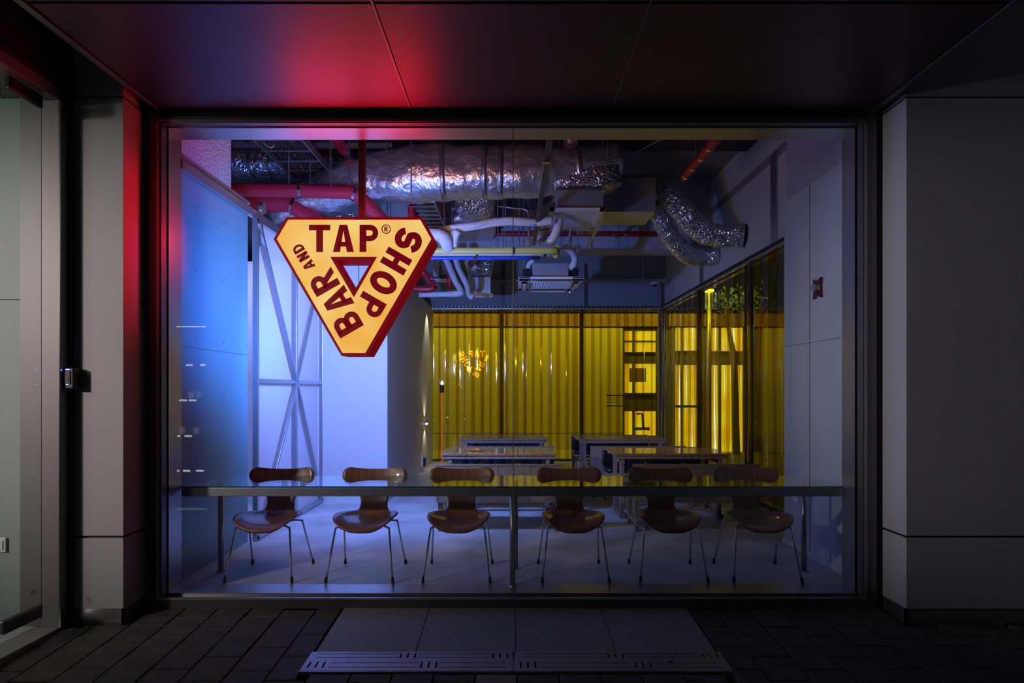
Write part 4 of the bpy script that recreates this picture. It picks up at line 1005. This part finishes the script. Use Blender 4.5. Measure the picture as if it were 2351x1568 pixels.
pipe('white_pipe', 'short white hose on the left top of the ceiling cassette', [(1225, 598, 7.8), (1215, 606, 7.8), (1212, 616, 7.8)], .03, 'insul', amp=.004)
pipe('white_pipe', 'white wrapped stub joining the arch to the grille unit', [(1232, 508, 7.0), (1268, 505, 7.0)], .06, 'insul', amp=.01)
# ceiling cassette
a, b_ = P(1191, 638, 7.55), P(1341, 638, 7.55); zc = a.z; d0c, d1c = 7.55, 8.42
t = thing('ceiling_cassette', 'white four-way ceiling air conditioner with a square grid grille', 'air conditioner', ((a.x + b_.x) / 2, 8, zc))
pn = MB().box((a.x, d0c, zc - .012), (b_.x, d0c + .14, zc + .02)).box((a.x, d1c - .14, zc - .012), (b_.x, d1c, zc + .02)).box((a.x, d0c, zc - .012), (a.x + .16, d1c, zc + .02)).box((b_.x - .16, d0c, zc - .012), (b_.x, d1c, zc + .02))
pn.build('panel', 'plastic', t, bevel=.01)
MB().box((a.x + .16, d0c + .14, zc + .004), (b_.x - .16, d1c - .14, zc + .012)).build('filter', 'galv', t)
b = MB(); nx = 15
for k in range(nx + 1): x = a.x + .16 + (b_.x - a.x - .32) * k / nx; b.box((x - .004, d0c + .14, zc - .010), (x + .004, d1c - .14, zc + .004))
for k in range(14): d = d0c + .14 + (d1c - d0c - .28) * k / 13; b.box((a.x + .16, d - .003, zc - .010), (b_.x - .16, d + .003, zc + .004))
b.build('grille', 'plastic', t)
for x, d, w_, l_ in (((a.x + b_.x) / 2, d0c + .07, .5, .05), ((a.x + b_.x) / 2, d1c - .07, .5, .05), (a.x + .08, (d0c + d1c) / 2, .05, .5), (b_.x - .08, (d0c + d1c) / 2, .05, .5)):
    MB().cbox((x, d, zc - .010), (w_ + .02, l_ + .02, .008)).build('slot', 'black', t)
    q = MB().cbox((x, d, zc - .045), (w_, l_ * .9 if l_ > .1 else l_, .008)); 
    q.build('louvre', 'plastic', t, bevel=.003)
bx0, bx1 = P(1223, 604, 7.7), P(1295, 634, 7.7)
MB().box((bx0.x, 7.7, zc + .02), (bx1.x + .06, 8.3, bx0.z)).build('housing', 'galv', t, bevel=.004)
MB().box((bx0.x - .13, 7.75, zc + .02), (bx0.x, 8.3, zc + .16)).box((bx1.x + .06, 7.75, zc + .02), (bx1.x + .20, 8.3, zc + .17)).build('side_box', 'blackm', t)
MB().cbox(P(1308, 671, 8.40) , (.015, .01, .01)).build('status_light', 'green_led', t)
for px in (1203, 1326, 1217, 1310): p = P(px, 612, 7.9); MB().tube([(p.x, p.y, zc + .1), (p.x, p.y, 4.7)], .005, 6).build('rod', 'zinc', t)
# steel channel running away from the window
t = thing('steel_channel', 'dark steel channel rail running away overhead', 'rail', (.3, 6, 3.45))
hs = 2.03
MB().box((.285, 4.40, H + hs - .02), (.33, 8.05, H + hs + .03)).build('channel', 'frame', t)
MB().box((.295, 4.40, H + hs - .022), (.302, 8.05, H + hs - .019)).box((.315, 4.40, H + hs - .022), (.322, 8.05, H + hs - .019)).build('groove', 'black', t)
MB().tube([(.308, 5.1, H + hs), (.308, 5.1, 4.3)], .006, 6).build('rod', 'zinc', t)
MB().cbox((.308, 5.1, H + hs), (.07, .05, .07)).build('bracket', 'zinc', t)
# cable ladder
def ladder(name, label, x0, x1, z, d0, d1, step=.18):
    t = thing(name, label, 'cable tray', ((x0 + x1) / 2, d0, z))
    for x in (x0, x1): MB().box((x - .008, d0, z - .04), (x + .008, d1, z + .04)).build('side_rail', 'zinc', t)
    n = int((d1 - d0) / step)
    for k in range(n): MB().box((x0, d0 + k * step, z - .035), (x1, d0 + k * step + .03, z - .025)).build('rung', 'zinc', t)
    b = MB()
    for k in range(12): x = x0 + .03 + (x1 - x0 - .06) * k / 11; b.tube([(x, d0 + j * .5, z - .01 + random.uniform(-.01, .012)) for j in range(int((d1 - d0) / .5) + 1)], .009, 6)
    b.build('cables', mat('cable_' + str(len(bpy.data.materials)), (.05, .035, .03), .5), t, kind='stuff')
ladder('cable_ladder', 'cable ladder loaded with dark cables right of the sign top', X_(935, 7.3), X_(997, 7.3), Z_(458, 7.3), 7.3, 9.6)
ladder('cable_ladder', 'dim cable ladder under the slab above the left ducts', X_(590, 6.4), X_(700, 6.4), Z_(322, 6.4), 6.3, 9.0, .3)
# overhead steel channels left
for px0, px1, py, d, lb in ((533, 700, 331, 6.9, 'zinc channel under the dark slab at the upper left'), (690, 900, 334, 7.0, 'zinc channel under the dark slab behind the sign pole')):
    tag(MB().box((X_(px0, d), d, Z_(py + 3, d)), (X_(px1, d), d + .05, Z_(py - 6, d))).build('steel_channel', 'zinc'), lb, 'rail')
tag(MB().bar(P(670, 326, 6.6), P(700, 352, 7.6), .05, .06).build('steel_channel', 'zinc'), 'short zinc channel leaning back above the left duct', 'rail')
# threaded rods: each a thing
rods = [(537, 322, 500, 7.6), (663, 322, 421, 6.7), (759, 322, 425, 6.7), (887, 322, 350, 6.9), (944, 342, 440, 6.7), (1020, 440, 590, 7.8), (1143, 460, 565, 7.7), (1155, 450, 565, 7.8), (1160, 450, 563, 7.62),
        (1192, 440, 575, 7.9), (1201, 440, 580, 8.4), (1213, 440, 570, 8.0), (1228, 440, 560, 8.2), (1358, 590, 640, 9.5), (1326, 540, 620, 8.6), (1395, 322, 395, 7.0), (890, 455, 500, 7.7), (897, 455, 500, 7.9), (1308, 540, 622, 8.95), (1475, 575, 645, 10.6)]
for i, (px, y0, y1, d) in enumerate(rods):
    b = MB().tube([Vector((X_(px, d), d, 4.58 if d < 7.6 else 4.70)) if d < 9 or d > 9.4 else Vector((X_(px, d), d, 3.63)), P(px, y1, d)], .0075, 6); o = b.build('threaded_rod', 'zinc')
    q = P(px, y1, d)
    side = ['far left edge above the red-lit wrapped pipe', 'left duct', 'left duct near the sign pole', 'slab right of the sign pole', 'big duct left end', 'cable ladder', 'square foil duct', 'square foil duct, second', 'square foil duct, third',
            'gap right of the square duct', 'gap left of the dark channel', 'gap beside the dark channel', 'gap just before the dark channel', 'back wall channel', 'cassette, thin', 'metal plenum end', 'sign top right', 'sign top right, second', 'cassette, back', 'camera dome']
    tag(o, 'thin steel threaded rod hanging by the ' + side[i], 'rod', 'threaded rods')
# round speakers and bulbs by the channel
for px, py, d, lb in ((1247, 527, 8.3, 'round white ceiling speaker, upper, behind the dark channel'), (1240, 553, 8.3, 'round white ceiling speaker, lower, behind the dark channel')):
    c = P(px, py, d); t = thing('ceiling_speaker', lb, 'speaker', tuple(c))
    MB().lathe([(.10, .12), (.09, .02), (.095, 0), (.085, -.01)], c, 20).build('housing', 'plastic', t, smooth=False)
    MB().lathe([(.07, -.012), (.06, -.02)], c, 20).build('grille', 'galv', t)
c = P(1214, 556, 7.6); t = thing('white_canister', 'small white rounded canister above the yellow pipe', 'canister', tuple(c))
MB().pillow(c, (.09, .09, .10), e=.8).build('body', 'plastic', t, smooth=True)
# shadowed round dome behind the rods, condenser unit
c = P(1012, 622, 9.6); t = thing('cable_cabinet', 'open switch rack with bundled pale cables behind the sign corner', 'rack', tuple(c))
MB().box((c.x - .13, 9.62, c.z - .17), (c.x + .13, 9.75, c.z + .2)).box((c.x - .13, 9.74, c.z + .1), (c.x - .10, 9.76, 4.7)).build('back', 'black', t)
b = MB(); 
for k in range(9): b.tube([(c.x - .12 + k * .012, 9.6, c.z + .17), (c.x - .12 + k * .011, 9.58, c.z - .1)], .005, 5)
b.build('cables', 'insul', t, kind='stuff')
for k in range(7): MB().box((c.x + .0 + k * .018, 9.6, c.z - .06), (c.x + .006 + k * .018, 9.61, c.z + .19)).build('slat', 'zinc', t)
MB().box((c.x - .14, 9.57, c.z - .18), (c.x + .14, 9.63, c.z - .13)).build('shelf', 'zinc', t)
# security camera and wall channel on the back wall
c = P(1503, 652, 10.9); t = thing('security_camera', 'small dark dome security camera under the back wall channel', 'camera', tuple(c))
MB().lathe([(.07, .03), (.075, 0), (.055, -.01)], c, 18).build('base', 'plastic', t)
MB().lathe([(.055, -.008), (.045, -.035), (.015, -.055)], c, 18).build('dome', 'black', t, smooth=True)
tag(MB().box((X_(1340, 11.0), 10.95, Z_(649, 11.0)), (X_(1528, 11.0), 11.0, Z_(641, 11.0))).build('wall_channel', 'zinc'), 'level zinc channel below the beam right of the ceiling cassette', 'rail')
MB_ = MB().lathe([(.26, .03), (.24, 0), (.05, -.01)], P(1207, 472, 8.6), 24); tag(MB_.build('ceiling_disc', 'darkceil', smooth=False), 'dark shallow ceiling disc seen between the hanging rods', 'ceiling fitting')
pipe('conduit', 'thin grey conduit bending between the hanging rods', [(1138, 472, 7.9), (1180, 478, 7.9), (1208, 482, 7.9), (1214, 500, 7.9), (1215, 545, 7.9)], .012, 'zinc', cat='conduit', smooth=6)
pipe('loose_cable', 'thin white cable looping from the grille unit', [(1310, 520, 7.2), (1305, 545, 7.2), (1295, 562, 7.2), (1280, 572, 7.2)], .004, 'plastic', cat='cable')
pipe('loose_cable', 'white cable loop hanging from the slab at the upper left', [(600, 255, 6.5), (603, 318, 6.5), (612, 334, 6.5), (624, 339, 6.5), (629, 330, 6.5), (625, 318, 6.5)], .006, 'plastic', cat='cable', smooth=6)
pipe('loose_cable', 'dark cable loop at the upper left corner of the slab', [(557, 255, 6.5), (560, 318, 6.5), (570, 326, 6.5), (580, 320, 6.5)], .008, 'black', cat='cable', smooth=6)
pipe('loose_cable', 'thin cord crossing the ceiling right of the main duct', [(1560, 290, 6.9), (1520, 318, 6.9), (1470, 345, 7.3), (1420, 368, 7.4)], .004, 'plastic', cat='cable')
pipe('vent_stack', 'short metal vent stack above the right end of the main duct', [(1312, 310, 7.2), (1312, 345, 7.3)], .10, 'foil', cat='duct')

# lit display shelf across the forecourt, seen mirrored in the left end of the window
DY = -1.0; VD = 2 * DG - DY
def RX(px): return (px - CX) / F * VD
def RZ(py): return H - (py - HY) / F * VD
xs0, xs1 = RX(405), RX(472)
t = thing('display_shelf', 'tall dark display shelf with lit shelf edges, mirrored in the window', 'shelf', ((xs0 + xs1) / 2, DY - .2, GZ(DY)))
MB().box((xs0, DY - .32, GZ(DY)), (xs1, DY - .30, RZ(735))).box((xs0 - .02, DY - .32, GZ(DY)), (xs0, DY, RZ(735))).box((xs1, DY - .32, GZ(DY)), (xs1 + .02, DY, RZ(735))).build('carcass', 'blackm', t)
cool = emit('shelf_strip', (1.0, .96, .85), 9)
MB().box((xs0, DY - .02, RZ(751)), (xs1, DY, RZ(748.5))).build('light_strip', cool, t)
for y, segs in ((838, ((427, 442), (460, 471))), (919, ((412, 429), (434, 450))), (1001, ((407, 413), (424, 440))), (1081, ((407, 411), (420, 436), (450, 467)))):
    MB().box((xs0, DY - .3, RZ(y + 4)), (xs1, DY, RZ(y + 2))).build('shelf_board', 'zinc', t)
    for a, b_ in segs: MB().box((RX(a), DY - .01, RZ(y + 2)), (RX(b_), DY + .005, RZ(y - 2))).build('price_light', cool, t)
MB().box((xs0, DY - .05, GZ(DY)), (xs1, DY, RZ(1192))).build('counter_front', emit('glowing_front', (.6, .65, .6), 1.6), t)  # front glows by itself, in place of light falling on it
for k, (px, y) in enumerate(((431, 914), (448, 914), (410, 997), (443, 997))):
    c = Vector((RX(px), DY - .1, RZ(y)))
    tb = MB().lathe([(.03, 0), (.042, .02), (.042, .09), (.015, .11)], c, 12).build('bottle', emit('bottle_' + str(k), (.55, .62, .55), 1.6), None, smooth=True)  # shelf light put into the bottles as their own glow
    tag(tb, ('pale bottle, left, on the middle lit shelf', 'pale bottle, right, on the middle lit shelf', 'small bottle, left, on the lower lit shelf', 'small bottle, right, on the lower lit shelf')[k] + ' of the mirrored display', 'bottle', 'bottles on the display shelf')
